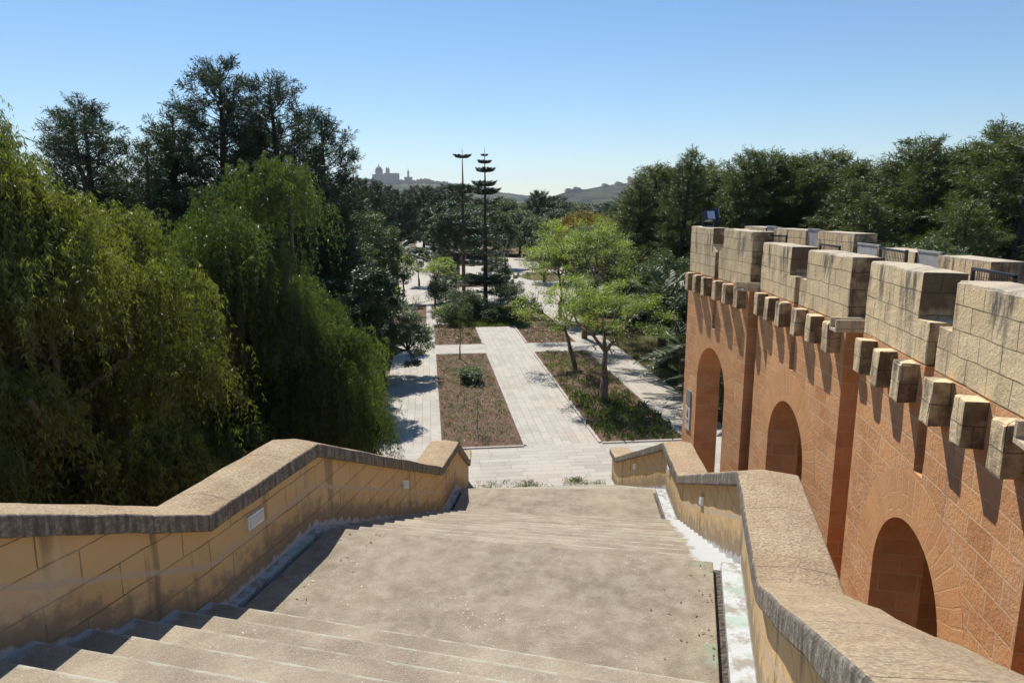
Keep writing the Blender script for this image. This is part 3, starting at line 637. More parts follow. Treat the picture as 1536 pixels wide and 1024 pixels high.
def make_bay(s0, s1, ac, spring, ztop, cren, corb, slit, niche=False, r=.95, rear=((1.5, 2.8), (3.45, 4.72)), plates=((.62, 1.5), (2.8, 3.45)), sill=(.6, 4.75)):
    """front wall of one bay (part) with its sub-parts; local x = depth, local y = -s"""
    sp = []; n = 20; arcp = [(ac-r*cos(pi*k/n), spring+r*sin(pi*k/n)) for k in range(n+1)]; zs0, zs1 = slit[2], ZC; zt = zs0
    sp.append([(s0, -.1), (ac-r, -.1), (ac-r, spring), (s0, spring)]); sp.append([(ac+r, -.1), (s1, -.1), (s1, spring), (ac+r, spring)])
    xs = [s0, ac-r]+[p[0] for p in arcp[1:-1]]+[ac+r, s1]
    # make slit edges land on column positions above zt
    sp.append([(s0, spring), (ac-r, spring), (ac-r, zt), (s0, zt)]); sp.append([(ac+r, spring), (s1, spring), (s1, zt), (ac+r, zt)])
    for a, b in zip(arcp, arcp[1:]): sp.append([a, b, (b[0], zt), (a[0], zt)])
    sp2 = [[(s0, zt), (slit[0], zt), (slit[0], ZC), (s0, ZC)], [(slit[1], zt), (s1, zt), (s1, ZC), (slit[1], ZC)]]
    low = ex_obj('bay', sp, 0, .60, M['orange'], arc, 0)
    ex_obj('upper_wall', sp2, 0, .60, M['orange'], low, 0)
    # arch ring
    rp = []; ro = [ .50 if k % 2 else .58 for k in range(n)]
    for k in range(n):
        a0, a1 = pi*k/n, pi*(k+1)/n; R1 = r+.56
        rp.append([(ac-r*cos(a0), spring+r*sin(a0)), (ac-R1*cos(a0), min(spring+R1*sin(a0), zt)), (ac-R1*cos(a1), min(spring+R1*sin(a1), zt)), (ac-r*cos(a1), spring+r*sin(a1))])
    ex_obj('arch_ring', rp, -.002, .0, M['vous'], low, 0, None, lambda x, s, z: (math.hypot(s-ac, z-spring), math.atan2(z-spring, s-ac)*1.2))
    # limestone battlements: two merlons and the low wall of the crenel between, split by the slit
    ca, cb, cz = cren; A = [[(s0, ZC), (slit[0], ZC), (slit[0], cz), (ca, cz), (s0, cz)], [(s0, cz), (ca, cz), (ca, ztop), (s0, ztop)]]
    B = [[(slit[1], ZC), (s1, ZC), (s1, cz), (cb, cz), (slit[1], cz)], [(cb, cz), (s1, cz), (s1, ztop), (cb, ztop)]]
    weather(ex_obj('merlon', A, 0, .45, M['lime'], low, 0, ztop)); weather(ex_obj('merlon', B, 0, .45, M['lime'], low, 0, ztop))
    if niche:  # rounded shoulders of the recess, and its back
        mid = (ca+cb)/2; rr = (cb-ca)/2; pa = []; 
        for sg in (-1, 1):
            e = mid+sg*rr; P = [(e, cz), (e, cz+rr)]
            for k in range(7): th = pi/2*k/6; P.append((mid+sg*rr*cos(th), cz+rr-rr*sin(th)))
            P = P[:1]+P[2:]
            inner = slit[0] if sg < 0 else slit[1]
            P = [p for p in P if (p[0] <= inner if sg < 0 else p[0] >= inner)]+[(inner, cz)]
            if sg > 0: P = P[::-1]
            pa.append(P)
        for P in pa: ex_obj('recess_shoulder', [P[::-1]], .002, .44, M['lime'], low, 0, ztop)
        ex_obj('recess_back', [[(ca, cz-.0), (cb, cz-.0), (cb, ztop-.01), (ca, ztop-.01)]], .46, .56, M['lime'], low, 0, ztop)
    ex_obj('slit_shade_back', [[(slit[0]-.1, zt-.05), (slit[1]+.1, zt-.05), (slit[1]+.1, cz-.02), (slit[0]-.1, cz-.02)]], .605, .66, M['dark'], low, 0)  # near-black plate: the shade inside the slit is painted by its colour
    for c in corb:
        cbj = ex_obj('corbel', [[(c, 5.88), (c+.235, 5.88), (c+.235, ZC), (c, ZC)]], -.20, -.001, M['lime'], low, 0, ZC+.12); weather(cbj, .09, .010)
    # walkway slab and rear wall
    ex_obj('walkway', [[(s0, 6.0), (s1+.0, 6.0), (s1, 6.28), (s0, 6.28)]], .605, 1.395, M['lime'], low, 0, 6.28)
    if rear:
        R = []; rr = 1.0; arc2 = [(ac-rr*cos(pi*k/n), spring+rr*sin(pi*k/n)) for k in range(n+1)]
        R.append([(s0, -.1), (ac-rr, -.1), (ac-rr, spring), (s0, spring)]); R.append([(ac+rr, -.1), (s1, -.1), (s1, spring), (ac+rr, spring)])
        R.append([(s0, spring), (ac-rr, spring), (ac-rr, ZC), (s0, ZC)]); R.append([(ac+rr, spring), (s1, spring), (s1, ZC), (ac+rr, ZC)])
        for a, b in zip(arc2, arc2[1:]): R.append([a, b, (b[0], ZC), (a[0], ZC)])
        ex_obj('rear_wall', R, 1.4, 2.0, M['orange'], low, 0)
        for (a, b) in rear:
            ex_obj('rear_merlon', [[(a, 6.73), (b, 6.73), (b, ztop), (a, ztop)]], 1.42, 1.87, M['lime'], low, 0, ztop)
        ex_obj('rear_sill', [[(sill[0], 6.29), (sill[1], 6.29), (sill[1], 6.73), (sill[0], 6.73)]], 1.423, 1.868, M['lime'], low, 0, ztop)
        for (a, b) in plates:
            g = MB(); zt2 = ztop+.03; g.box((1.46, -(a+b)/2, (6.73+zt2)/2), (.012, b-a-.02, zt2-6.73)); g.box((1.46, -(a+b)/2, zt2), (.035, b-a, .03)); g.build('steel_panel', M['plate'], low)
    if not niche: mesh_guard(low, ca, cb, .49, ztop)
    return low
def mesh_guard(parent, a, b, t, ztop):
    g = MB(); z0, z1 = 6.5, ztop+.05
    for s in (a, b): g.box((t, -s, (z0+z1)/2), (.03, .03, z1-z0))
    g.box((t, -(a+b)/2, z1), (.03, b-a+.03, .03)); g.box((t, -(a+b)/2, z0), (.03, b-a, .03))
    fr = g.build('mesh_guard', M['dark'], parent); w = MB(); k = 0
    step = .05; n = int((b-a)/step)
    for i in range(1, n): w.box((t, -(a+i*step), (z0+z1)/2), (.005, .005, z1-z0-.03))
    for j in range(1, int((z1-z0)/step)): w.box((t, -(a+b)/2, z0+j*step), (.005, b-a-.03, .005))
    w.build('wire_mesh', M['dark'], fr)
def place_bay(o, A, d):
    o.location = (A[0]-6.75, A[1]-15.5, 0); o.rotation_euler = (0, 0, math.atan2(d[0], -d[1])*1)
# wall directions: local -Y is s (towards the camera); local +X is depth
def put(o, A, deg):
    o.location = (A[0]-6.75, A[1]-15.5, 0); o.rotation_euler = (0, 0, -radians(deg))
b1 = make_bay(-.30, 3.66, 1.66, 3.70, 7.5, (1.34, 2.04, 6.95), (0, .58, 1.21, 1.97, 2.61, 3.28), (1.57, 1.79, 5.13), True, rear=((-.3, 1.0), (1.5, 3.05), (3.55, 4.95)), plates=((1.0, 1.5), (3.05, 3.55)), sill=(-.3, 4.96))
put(b1, (6.84, 17.48), 2.93)
b2 = make_bay(-.33, 3.93, 1.75, 3.60, 7.3, (1.38, 2.22, 6.80), (0, .67, 1.33, 2.17, 2.85, 3.54), (1.69, 1.92, 5.16))
put(b2, (6.657, 13.165), 9.97)
b3 = dup(b2, arc); put(b3, (5.712, 8.314), 16.27)
b4 = dup(b2, arc); put(b4, (4.23, 3.60), 22.8)
# piers in the gaps between bays, with stone spouts and guards
def gap(P, Q, deg, top):
    """P: end of the farther bay, Q: start of the nearer one"""
    a = radians(deg); n = Vector((cos(a), -sin(a))); m = MB(); O = Vector((6.75, 15.5))
    P = Vector(P)-O; Q = Vector(Q)-O; d = (Q-P).normalized(); P = P-d*.5; Q = Q+d*.5
    p = [P+n*.36, Q+n*.36, Q+n*1.96, P+n*1.96]
    # closed pier below the walkway
    zt = 6.29
    for i in range(4):
        x, y = p[i], p[(i+1) % 4]; u = (x-y).length; m.poly([(x.x,x.y,-.1),(y.x,y.y,-.1),(y.x,y.y,zt),(x.x,x.y,zt)], 0, [(0,-.1),(u,-.1),(u,zt),(0,zt)])
    m.poly([(q.x, q.y, zt) for q in p], 0); pr = m.build('pier', M['orange'], arc)
    # spout: open trough
    c = (Vector(P)+Vector(Q))/2; t = MB(); 
    for (w0, w1, z0, z1) in ((-.14, .14, 6.30, 6.34), (-.14, -.10, 6.34, 6.47), (.10, .14, 6.34, 6.47)):
        k = []
        for dd in (-.30, .9):
            for w in (w0, w1):
                for z in (z0, z1): q = c+n*dd+d*w; k.append((q.x, q.y, z))
        for f in ((0,1,3,2),(4,6,7,5),(0,4,5,1),(2,3,7,6),(0,2,6,4),(1,5,7,3)): t.poly([k[i] for i in f])
    t.build('spout', M['lime'], arc, .006)
    g = MB(); L = (Q-P).length-1.0
    for s, e in ((-.5*L-.1, .05), (.5*L+.1, .05)):
        q = c+d*s+n*.40; g.box((q.x, q.y, 6.9), (.03, .03, 1.1-(7.3-top)))
    q = c+n*.40; g.box((q.x, q.y, top+.12), (.03, L+.2, .03), math.atan2(d.y, d.x)+pi/2); fr = g.build('mesh_guard', M['dark'], arc)
    w = MB()
    for i in range(-8, 9):
        q = c+n*.40+d*(i*(L+.2)/17); w.box((q.x, q.y, 6.9+(top-7.3)/2), (.005, .005, 1.0))
    for j in range(16): q = c+n*.40; w.box((q.x, q.y, 6.5+j*.055), (.005, L+.2, .005), math.atan2(d.y, d.x)+pi/2)
    w.build('wire_mesh', M['dark'], fr)
gap((6.65, 13.82), (6.714, 13.49), 6.5, 7.3); gap((5.976, 9.295), (5.804, 8.63), 13, 7.3); gap((4.61, 4.54), (4.36, 3.90), 19.5, 7.3)
# plaques on the far pier of the arcade
def on_bay1(s, t, z): a = radians(2.93); return (6.84-sin(a)*s+cos(a)*t, 17.48-cos(a)*s-sin(a)*t, z)
pq = MB(); c = on_bay1(.18, -.014, 3.02); pq.box(c, (.024, .34, .42), -radians(2.93)); o = pq.build('plaque', M['grey'], None, .004); tag(o, 'grey metal plaque on the far pier of the arcade, above the pale sign', 'plaque')
pq = MB(); c = on_bay1(.18, -.014, 2.46); pq.box(c, (.024, .34, .62), -radians(2.93)); o = pq.build('sign', M['sign'], None, .004); tag(o, 'pale information sign with a small dark symbol on the far pier of the arcade', 'sign')
mk = MB(); c = on_bay1(.18, -.028, 2.56); mk.box(c, (.003, .10, .13), -radians(2.93)); c = on_bay1(.18, -.028, 2.67); mk.box(c, (.003, .05, .05), -radians(2.93)); c = on_bay1(.18, -.028, 2.40); mk.box(c, (.003, .18, .02), -radians(2.93)); c = on_bay1(.18, -.028, 2.35); mk.box(c, (.003, .14, .02), -radians(2.93)); mk.build('symbol', M['ink'], o)
# floodlight on the arcade's far end
fx, fy, _ = on_bay1(.35, .22, 0); fl = empty('floodlight', (fx, fy, 7.5)); fl.scale = (.82, .82, .82); tag(fl, 'dark blue floodlight on a bracket on top of the arcade at its far end', 'floodlight')
k = MB(); k.box((0, 0, .33), (.34, .20, .30), radians(20), 0, radians(-18)); k.box((.24, .05, .36), (.05, .22, .40), radians(20), 0, radians(-18)); k.build('housing', M['blueback'], fl, .02)
k = MB(); k.box((.02, -.125, .36), (.28, .012, .24), radians(20), 0, radians(-18)); k.box((.285, .05, .40), (.012, .17, .3), radians(20), 0, radians(-18)); k.build('glass', M['glass'], fl)
k = MB(); k.box((0, 0, .012), (.28, .14, .024)); k.box((-.18, .02, .18), (.02, .05, .34)); k.box((.18, .02, .18), (.02, .05, .34)); k.build('bracket', M['dark'], fl)

# ------------------------------------------------------------------ GROUND, PATHS, BEDS
gm = MB(); gm.poly([(-6000, -1500, 0), (6000, -1500, 0), (6000, 9000, 0), (-6000, 9000, 0)]); o = gm.build('ground', M['earth']); o['kind'] = 'structure'
Z = .05
sheet('forecourt', rect(-2.6, 16.5, 14.5, 22.4), Z, M['pave_x'])
sheet('path', rect(-1.93, 22.4, .36, 47.6), Z, M['pave'])
sheet('path', rect(3.1, 22.4, 5.8, 46.4), Z, M['pave'])
sheet('path', rect(8.75, 22.4, 10.78, 58), Z, M['pave'])
sheet('path', rect(.36, 37.85, 3.1, 40.45), Z, M['pave_x'])
sheet('path', rect(5.8, 37.85, 8.75, 40.45), Z, M['pave_x'])
sheet('path', rect(-2.6, 47.6, -.15, 48.5), Z, M['pave_x'])
sheet('path', rect(-.15, 47.6, 1.5, 58), Z, M['pave'])
sheet('path', [(-9, 45.5), (-1.93, 45.5), (-1.93, 48.0), (-9, 48.4)], Z, M['pave_x'])
sheet('plaza', [(-2.6, 58), (24, 58), (26, 72), (24, 96), (19, 106), (12, 112), (4, 116), (-1.5, 118), (-4, 108), (-3.2, 80), (-3.4, 62)], Z, M['plaza'])
sheet('path', [(-2.2, 118.5), (1.8, 118), (2.6, 210), (-2.4, 212)], Z, M['pave'])
sheet('flower_bed', rect(.37, 22.41, 3.09, 37.84), .03, M['mulch']); sheet('flower_bed', rect(5.81, 22.41, 8.74, 37.84), .03, M['mulch'])
sheet('flower_bed', rect(.37, 40.46, 3.09, 46.4), .03, M['mulch']); sheet('flower_bed', rect(5.81, 40.46, 8.74, 46.4), .03, M['mulch'])
sheet('flower_bed', rect(-2.6, 48.52, -.17, 57.9), .03, M['mulch']); sheet('lawn', rect(1.52, 46.42, 8.74, 57.9), .03, M['grassy'])
sheet('lawn', [(10.8, 20), (60, 20), (60, 56), (10.8, 56)], .02, M['grassy'])
sheet('flower_bed', [(-6, 48.6), (-2.62, 48.6), (-2.62, 57), (-8, 57)], .025, M['grassy'])
# beds set into the plaza (each a thin slab on the paving)
sheet('lawn', blob(3.6, 81.5, 3.2, 1.5, seed=1), .08, M['grassy'], thick=.04); sheet('flower_bed', blob(5.2, 71.5, 3.4, 1.3, seed=2), .085, M['mulch'], thick=.04)
sheet('lawn', blob(13.4, 80, 2.6, 5.5, seed=3), .08, M['grassy'], thick=.04); sheet('flower_bed', blob(5.2, 100, 5.2, 4.6, seed=4), .085, M['mulch'], thick=.04)
sheet('flower_bed', blob(-.4, 112, 1.6, 3.5, seed=9), .085, M['mulch'], thick=.04)
# kerb line of the near beds
kb = MB()
for (x0, y0, x1, y1) in ((.36, 22.3, 3.1, 22.4), (5.8, 22.3, 8.75, 22.4)): kb.box(((x0+x1)/2, (y0+y1)/2, .045), (x1-x0, y1-y0, .09))
rk = random.Random(8)
for (x, y0, y1) in ((.30, 22.4, 37.85), (3.16, 22.4, 37.85), (5.74, 22.4, 37.85), (8.81, 22.4, 37.85), (.30, 40.45, 46.4), (3.16, 40.45, 46.4), (5.74, 40.45, 46.4)):
    y = y0
    while y < y1-.3: L_ = min(rk.uniform(.75, .95), y1-y); kb.box((x+rk.uniform(-.006, .006), y+L_/2, .045+rk.uniform(-.006, .006)), (.11, L_-.012, .09)); y += L_
o = kb.build('kerb', M['pave_x'], None, .01); o['kind'] = 'structure'

# ---- small growing stuff
def stuff(name, label, cat, n, area, h, mat, seed, per=7, wid=.3, spreadr=.05, zz=.03, up=.9, keep=None):
    g = np.random.default_rng(seed); c = np.stack([g.uniform(area[0], area[2], n), g.uniform(area[1], area[3], n), np.full(n, zz)], 1)
    if keep is not None: c = c[keep(c, g)]
    n = len(c); s = g.uniform(.5, 1.3, n); lv = g.random(n); Q = []; V = []
    for k in range(per):
        d = rdir(g, n); d[:, 2] = np.abs(d[:, 2])+up; p = c+g.normal(size=(n, 3))*np.array([spreadr, spreadr, 0])*s[:, None]
        p[:, 2] += g.random(n)*h*.35*s; Q.append(quads(p, d, h*s*g.uniform(.6, 1.1, n), h*s*wid, g)); V.append(lv*.8+g.random(n)*.2)
    o = leaf_obj(name, Q, V, mat); tag(o, label, cat, None, 'stuff'); return o
def clumpkeep(sc_, th, sd=0):
    def f(c, g): return (np.sin(c[:, 0]*sc_+sd)+np.sin(c[:, 1]*sc_*.83+sd*2)+np.sin((c[:, 0]+c[:, 1])*sc_*.6)+g.normal(size=len(c))*.8) > th
    return f
stuff('bedding_plants', 'sparse low seedlings scattered over the left mulch bed', 'bedding plants', 480, (.45, 22.5, 3.0, 37.7), .12, M['bed'], 11, 8, .22, .05)
stuff('lavender', 'pale lilac blooms dotted over the left mulch bed', 'flowers', 620, (.8, 22.8, 2.95, 36.5), .15, M['bedblue'], 12, 5, .16, .045, up=1.6)
stuff('bedding_plants', 'low green plants spread over the right mulch bed', 'bedding plants', 750, (5.9, 22.5, 8.65, 37.7), .13, M['bed'], 13, 8, .36, .06)
stuff('ground_cover', 'dense dark green plants at the near end of the right bed', 'ground cover', 210, (6.0, 22.5, 8.65, 28.8), .20, M['mid'], 14, 13, .32, .11)
stuff('leaf_litter', 'dry leaves scattered over the left bed', 'leaf litter', 2600, (.4, 22.5, 3.05, 37.7), .05, m_leaf('dry leaf litter', (.10, .06, .04), (.36, .25, .18), .1), 15, 2, .6, .05, up=-.2)
stuff('weeds', 'thin weeds growing in the joint at the foot of the stairs', 'weeds', 700, (1.05, 18.8, 5.0, 19.3), .08, M['grass'], 16, 6, .2, .05, .05, keep=clumpkeep(5, .1))
stuff('leaf_litter', 'dry leaves on the two brown beds beyond the cross path', 'leaf litter', 1500, (.45, 40.6, 8.6, 46.3), .10, m_leaf('dry bed litter', (.08, .05, .035), (.30, .22, .15), .1), 25, 2, .5, .05, up=-.1, keep=lambda c, g: (c[:, 0] < 3.05) | (c[:, 0] > 5.9))
stuff('bedding_plants', 'few low plants on the two brown beds beyond the cross path', 'bedding plants', 260, (.45, 40.6, 8.6, 46.3), .16, M['bed'], 26, 8, .3, .07, keep=lambda c, g: (c[:, 0] < 3.05) | (c[:, 0] > 5.9))
stuff('grass', 'bright grass under the araucaria', 'grass', 9000, (1.5, 46.4, 6.5, 55), .2, M['grass'], 17, 4, .09, .06)
stuff('grass', 'dry grass along the right path', 'grass', 9000, (10.8, 22, 15, 48), .14, M['grass'], 18, 3, .1, .06, keep=clumpkeep(1.2, .3))
stuff('grass', 'dry grass left of the left path', 'grass', 3500, (-6, 41, -2.0, 45.4), .2, M['grass'], 19, 4, .1, .06)
stuff('leaf_litter', 'fallen leaves on the earth under the pepper trees', 'leaf litter', 5000, (-6, 18, -1.97, 40), .06, m_leaf('fallen leaves', (.12, .07, .04), (.30, .20, .10), .1), 20, 2, .5, .05, up=-.2)

g_ = np.random.default_rng(5); n_ = 90; t_ = g_.random(n_); u_ = .2+g_.random(n_)**3*.7
A0, A1, B0, B1 = [np.array(q[:2]) for q in (LN[2], LN[3], RN[2], RN[3])]; pl_ = A0+(A1-A0)*t_[:, None]; pr_ = B0+(B1-B0)*t_[:, None]; dr_ = unit(pr_-pl_)
side_ = g_.random(n_) < .6; c_ = np.where(side_[:, None], pl_+dr_*u_[:, None], pr_-dr_*(u_[:, None]+.1)); c3 = np.concatenate([c_, np.full((n_, 1), 4.408)], 1); d_ = rdir(g_, n_); d_[:, 2] *= .12
o = leaf_obj('leaf_litter', quads(c3, d_, g_.uniform(.03, .06, n_), g_.uniform(.012, .022, n_), g_, np.tile([0, 0, 1.], (n_, 1))), g_.random(n_), m_leaf('dry pepper leaves', (.10, .06, .03), (.30, .22, .12), .1)); tag(o, 'dry leaves blown along the edges of the near landing', 'leaf litter', None, 'stuff')
# ------------------------------------------------------------------ TREES
# left: weeping pepper trees
t = pepper_tree('pepper_tree', (-6.25, 11.3, 0), [(-.1,0,7.1,1.95,2.2,2.5), (.8,0,6.3,1.5,1.9,2.3), (-2,0,7.3,2.2,2.2,2.5), (-.9,-.2,7.7,2.0,2.0,2.0), (-2.8,-.3,7.0,1.8,1.8,2.4), (.5,.3,7.9,1.3,1.5,1.3), (1.1,.2,4.4,1.5,1.6,2.2), (.1,-1.3,5.0,1.9,1.6,2.5), (.9,-1.0,2.6,1.9,1.5,1.8), (-1.6,-1.2,4.0,1.8,1.6,2.2)], 1150, M['pepper_y'], 1); tag(t, 'largest weeping pepper tree with yellowing leaves at the far left', 'tree', 'pepper trees')
t = pepper_tree('pepper_tree', (-3.85, 15.2, 0), [(0,0,7.0,1.35,1.5,1.9), (-.5,0,5.4,1.8,1.8,2.1), (-1.3,-.3,3.8,1.4,1.5,2.0), (.95,.1,5.0,1.2,1.4,2.0), (1.3,.2,3.6,1.0,1.3,1.7), (0,-.9,2.8,1.8,1.4,1.9)], 620, M['pepper'], 2); tag(t, 'weeping pepper tree with green leaves in the middle of the left group', 'tree', 'pepper trees')
t = pepper_tree('pepper_tree', (-3.1, 19.2, 0), [(-.1,0,4.3,1.1,1.3,1.5), (.35,0,3.4,1.1,1.2,1.4), (.3,-.7,2.2,1.1,1.2,1.4), (-.8,0,2.6,1.3,1.3,1.5)], 300, M['pepper'], 3, 1.7, sl=(.4, 1.0)); tag(t, 'small weeping pepper tree beside the foot of the left path', 'tree', 'pepper trees')
t = pepper_tree('pepper_tree', (-6.9, 17.5, 0), [(0,0,4.2,2.4,2.2,2.6), (2.0,.2,3.4,1.7,1.8,2.2)], 300, M['pepper'], 4, 2.0); tag(t, 'shaded weeping pepper tree behind the two large ones', 'tree', 'pepper trees')
t = pepper_tree('pepper_tree', (-3.7, 11.9, 0), [(0,0,2.5,1.5,1.4,1.9), (1.1,1.2,2.0,1.0,1.2,1.5)], 300, M['pepper'], 41, 1.6, sl=(.5, 1.2)); tag(t, 'low dark weeping pepper tree just outside the left stair wall', 'tree', 'pepper trees')
# left: tall dark pines
def P(nm, x, y, h, r, sd, mt, lab, **k):
    t = pine_tree(nm, (x, y, 0), h, r, sd, mt, **k); tag(t, lab, 'tree', 'tall pines on the left'); return t
P('pine_tree', -7.1, 33, 11.6, 3.2, 121, M['pine'], 'dense dark pine filling the middle of the tall left group', tuft=.34, limbs=90, shape='wide', low=.25)
P('pine_tree', -9.9, 31.5, 11.2, 2.8, 122, M['pine'], 'dense pine left of and below the tallest one', tuft=.34, limbs=80, shape='wide', low=.25)
P('pine_tree', -8.47, 31, 14.0, 3.6, 21, M['pine'], 'tallest dark pine on the left, with an open pointed top', tuft=.34, limbs=105, shape='wide', low=.3)
P('pine_tree', -5.6, 31, 13.2, 3.3, 22, M['pine'], 'dark pine right of the tallest one, with a forked top', tuft=.34, limbs=100, shape='wide', low=.3)
P('pine_tree', -4.7, 33, 12.2, 2.5, 23, M['pine'], 'dark pine at the right edge of the tall left group', tuft=.34, limbs=90, shape='wide', low=.3)
P('pine_tree', -11.3, 33, 12.2, 2.6, 24, M['pine'], 'dark pine at the left shoulder of the tall group', tuft=.34, limbs=60, shape='wide', low=.3)
P('pine_tree', -13.6, 31, 12.3, 3.0, 25, M['pine'], 'dark pine rising behind the yellowing pepper tree', tuft=.34, limbs=80, shape='wide', low=.25)
P('pine_tree', -12.2, 29.5, 11.6, 2.4, 26, M['pine'], 'narrow dark pine right of the pepper tree top', tuft=.32, limbs=70, shape='wide', low=.25)
P('pine_tree', -10.8, 28.5, 10.6, 2.2, 27, M['pine'], 'shorter narrow pine in the notch of the left skyline', tuft=.32, limbs=44, shape='cone', low=.3)
t = clump_tree('cypress', (-4.8, 27, 0), [(0,0,4.6,.62,.62,4.3)], 90, 150, .13, M['darkleaf'], 28, (.12, .6), 1.3, (.16, .3)); tag(t, 'narrow dark cypress in front of the tall left pines', 'tree')
# left middle: grey green masses
def CT(nm, loc, ells, nc, per, leaf, mt, sd, lab, cat='tree', grp=None, **k):
    t = clump_tree(nm, loc, ells, nc, per, leaf, mt, sd, **k); tag(t, lab, cat, grp); return t
CT('broadleaf_tree', (-4.9, 34, 0), [(0,0,5.4,2.3,2.3,2.7), (1.2,-.5,4.0,2.0,2.0,2.4), (-1.5,0,4.4,2,2,2.4)], 190, 190, .13, M['mid'], 31, 'grey green feathery tree below the tall left pines', flat=.55)
CT('broadleaf_tree', (-3.6, 41, 0), [(0,0,5.4,2.2,2.2,2.4), (1.1,0,4.0,1.7,1.8,2.2), (0,-1,3,2,2,2)], 170, 190, .13, M['mid'], 32, 'rounded dull green tree behind the left path palm', flat=.6)
CT('broadleaf_tree', (-4.0, 29, 0), [(0,0,3.4,1.8,1.9,2.0), (.6,.6,2.4,1.5,1.6,1.7)], 130, 190, .12, M['darkleaf'], 33, 'dark shaded tree between the pepper tree and the left path', flat=.6)
CT('olive_tree', (-2.3, 33.0, 0), [(0,0,2.5,1.9,1.8,1.6), (1.3,-.3,1.7,1.35,1.4,1.1), (-.6,-1.2,1.6,1.4,1.3,1.3)], 330, 170, .10, M['olive'], 34, 'grey green low tree leaning over the edge of the left path', flat=.5)
CT('broadleaf_tree', (-2.75, 27.9, 0), [(.3,0,4.5,1.45,1.5,1.2), (0,-.3,3.4,1.2,1.3,1.2)], 90, 170, .12, M['darkleaf'], 35, 'dark bushy tree at the shaded left border near the stairs', flat=.6)
t = palm_tree('palm_tree', (-2.7, 60, 0), 36, 3.6, 34, 3.0); tag(t, 'palm with drooping fronds left of the left path', 'tree')
t = forked_tree('small_tree', (-1.95, 53.5, 0), 37, 1.2, 4, .68, M['lime_leaf'], .10, 1.0, .12, 120, (.05, 0), forks=(3,2,2,2), up=.35); tag(t, 'small open tree with yellow green leaves in the bed left of the path', 'tree')
t = forked_tree('small_tree', (.55, 55.5, 0), 38, .9, 4, .6, M['lime_leaf'], .08, .85, .12, 110, forks=(3,2,2,2), up=.4); tag(t, 'sparse young tree with bright leaves in the middle of the garden', 'tree')
# yellow green trees on the right
t = forked_tree('flame_tree', (7.16, 27.5, 0), 51, 1.05, 5, .78, M['lime_leaf'], .16, 1.08, .095, 180, (.02, .02), (.36, .36, .17), .81, forks=(3,3,2,2,2), up=.17); tag(t, 'nearest yellow green tree with a forked trunk in the right bed', 'tree', 'yellow green garden trees')
t = forked_tree('flame_tree', (7.39, 34.4, 0), 53, 1.0, 5, .85, M['lime_leaf'], .12, .9, .095, 210, (-.28, 0), (.38, .38, .2), .82, forks=(3,2,2,2,2), up=.05); tag(t, 'leaning yellow green tree behind the nearest one in the right bed', 'tree', 'yellow green garden trees')
t = forked_tree('flame_tree', (9.5, 41.5, 0), 54, 1.3, 5, .72, M['lime_leaf'], .17, 1.4, .12, 230, (0, 0), (.48, .48, .2), .80, forks=(3,3,2,2,2), up=.16); tag(t, 'broad yellow green tree further along the right path', 'tree', 'yellow green garden trees')
t = forked_tree('flame_tree', (9.4, 49, 0), 55, 1.2, 5, .72, M['lime_leaf'], .15, 1.2, .12, 230, (0, 0), (.48, .48, .2), .80, forks=(3,3,2,2,2), up=.16); tag(t, 'yellow green tree hanging over the edge of the plaza', 'tree', 'yellow green garden trees')
CT('broadleaf_tree', (11.5, 47, 0), [(0,0,3.4,2.4,2.4,2.3), (-1.5,-1,2.4,1.6,1.6,1.6)], 140, 170, .13, M['mid'], 56, 'mid green bushy tree behind the yellow green trees', flat=.6)
CT('flame_tree', (13.6, 60, 0), [(0,0,5.3,3.4,3,2.2)], 150, 170, .16, M['rust'], 57, 'dome shaped tree with rusty orange flowers on its top', flat=.5)
CT('olive_tree', (15.6, 50, 0), [(0,0,4.2,2.4,2.4,2.3)], 170, 190, .12, M['olive'], 58, 'rounded grey green olive tree left of the battlements', flat=.5)
CT('olive_tree', (12.6, 55, 0), [(0,0,4.4,2,2,2.1)], 120, 170, .13, M['olive'], 59, 'paler olive tree among the yellow green crowns', flat=.5)
t = palm_tree('palm_tree', (11.7, 33.5, 0), 60, 2.7, 50, 3.1, up=(.2, 1.45)); tag(t, 'large palm with upright arching fronds right of the nearest yellow green tree', 'tree', 'palms by the arcade')
t = palm_tree('palm_tree', (11.0, 24.8, 0), 61, 1.3, 26, 2.1, up=(.0, 1.2)); tag(t, 'low palm hanging over the right border beside the arcade end', 'tree', 'palms by the arcade')
t = palm_tree('palm_tree', (11.2, 29, 0), 62, 1.6, 30, 2.7, up=(.0, 1.3)); tag(t, 'dark palm between the large palm and the arcade end', 'tree', 'palms by the arcade')
CT('broadleaf_tree', (13.2, 31, 0), [(0,0,3.2,2.0,2.2,2.2), (.8,1.5,2.4,1.8,1.8,1.6)], 130, 170, .13, M['darkleaf'], 63, 'dark bushy tree behind the palms, seen left of the arcade', flat=.6)
CT('broadleaf_tree', (13.4, 38, 0), [(0,0,3.4,2.2,2.2,2.2)], 110, 170, .13, M['mid'], 64, 'green leafy tree behind the large palm', flat=.6)
CT('broadleaf_tree', (12.4, 21.5, 0), [(0,0,4.6,1.5,1.5,1.7), (0,0,3.0,1.6,1.6,1.6)], 90, 170, .11, M['mid'], 65, 'pale green tree just behind the far end of the arcade', flat=.6)
CT('broadleaf_tree', (17.0, 22.5, 0), [(0,0,5.0,1.9,1.7,1.9)], 80, 170, .12, M['mid'], 66, 'light green leafy crown behind the rear battlements', flat=.6)
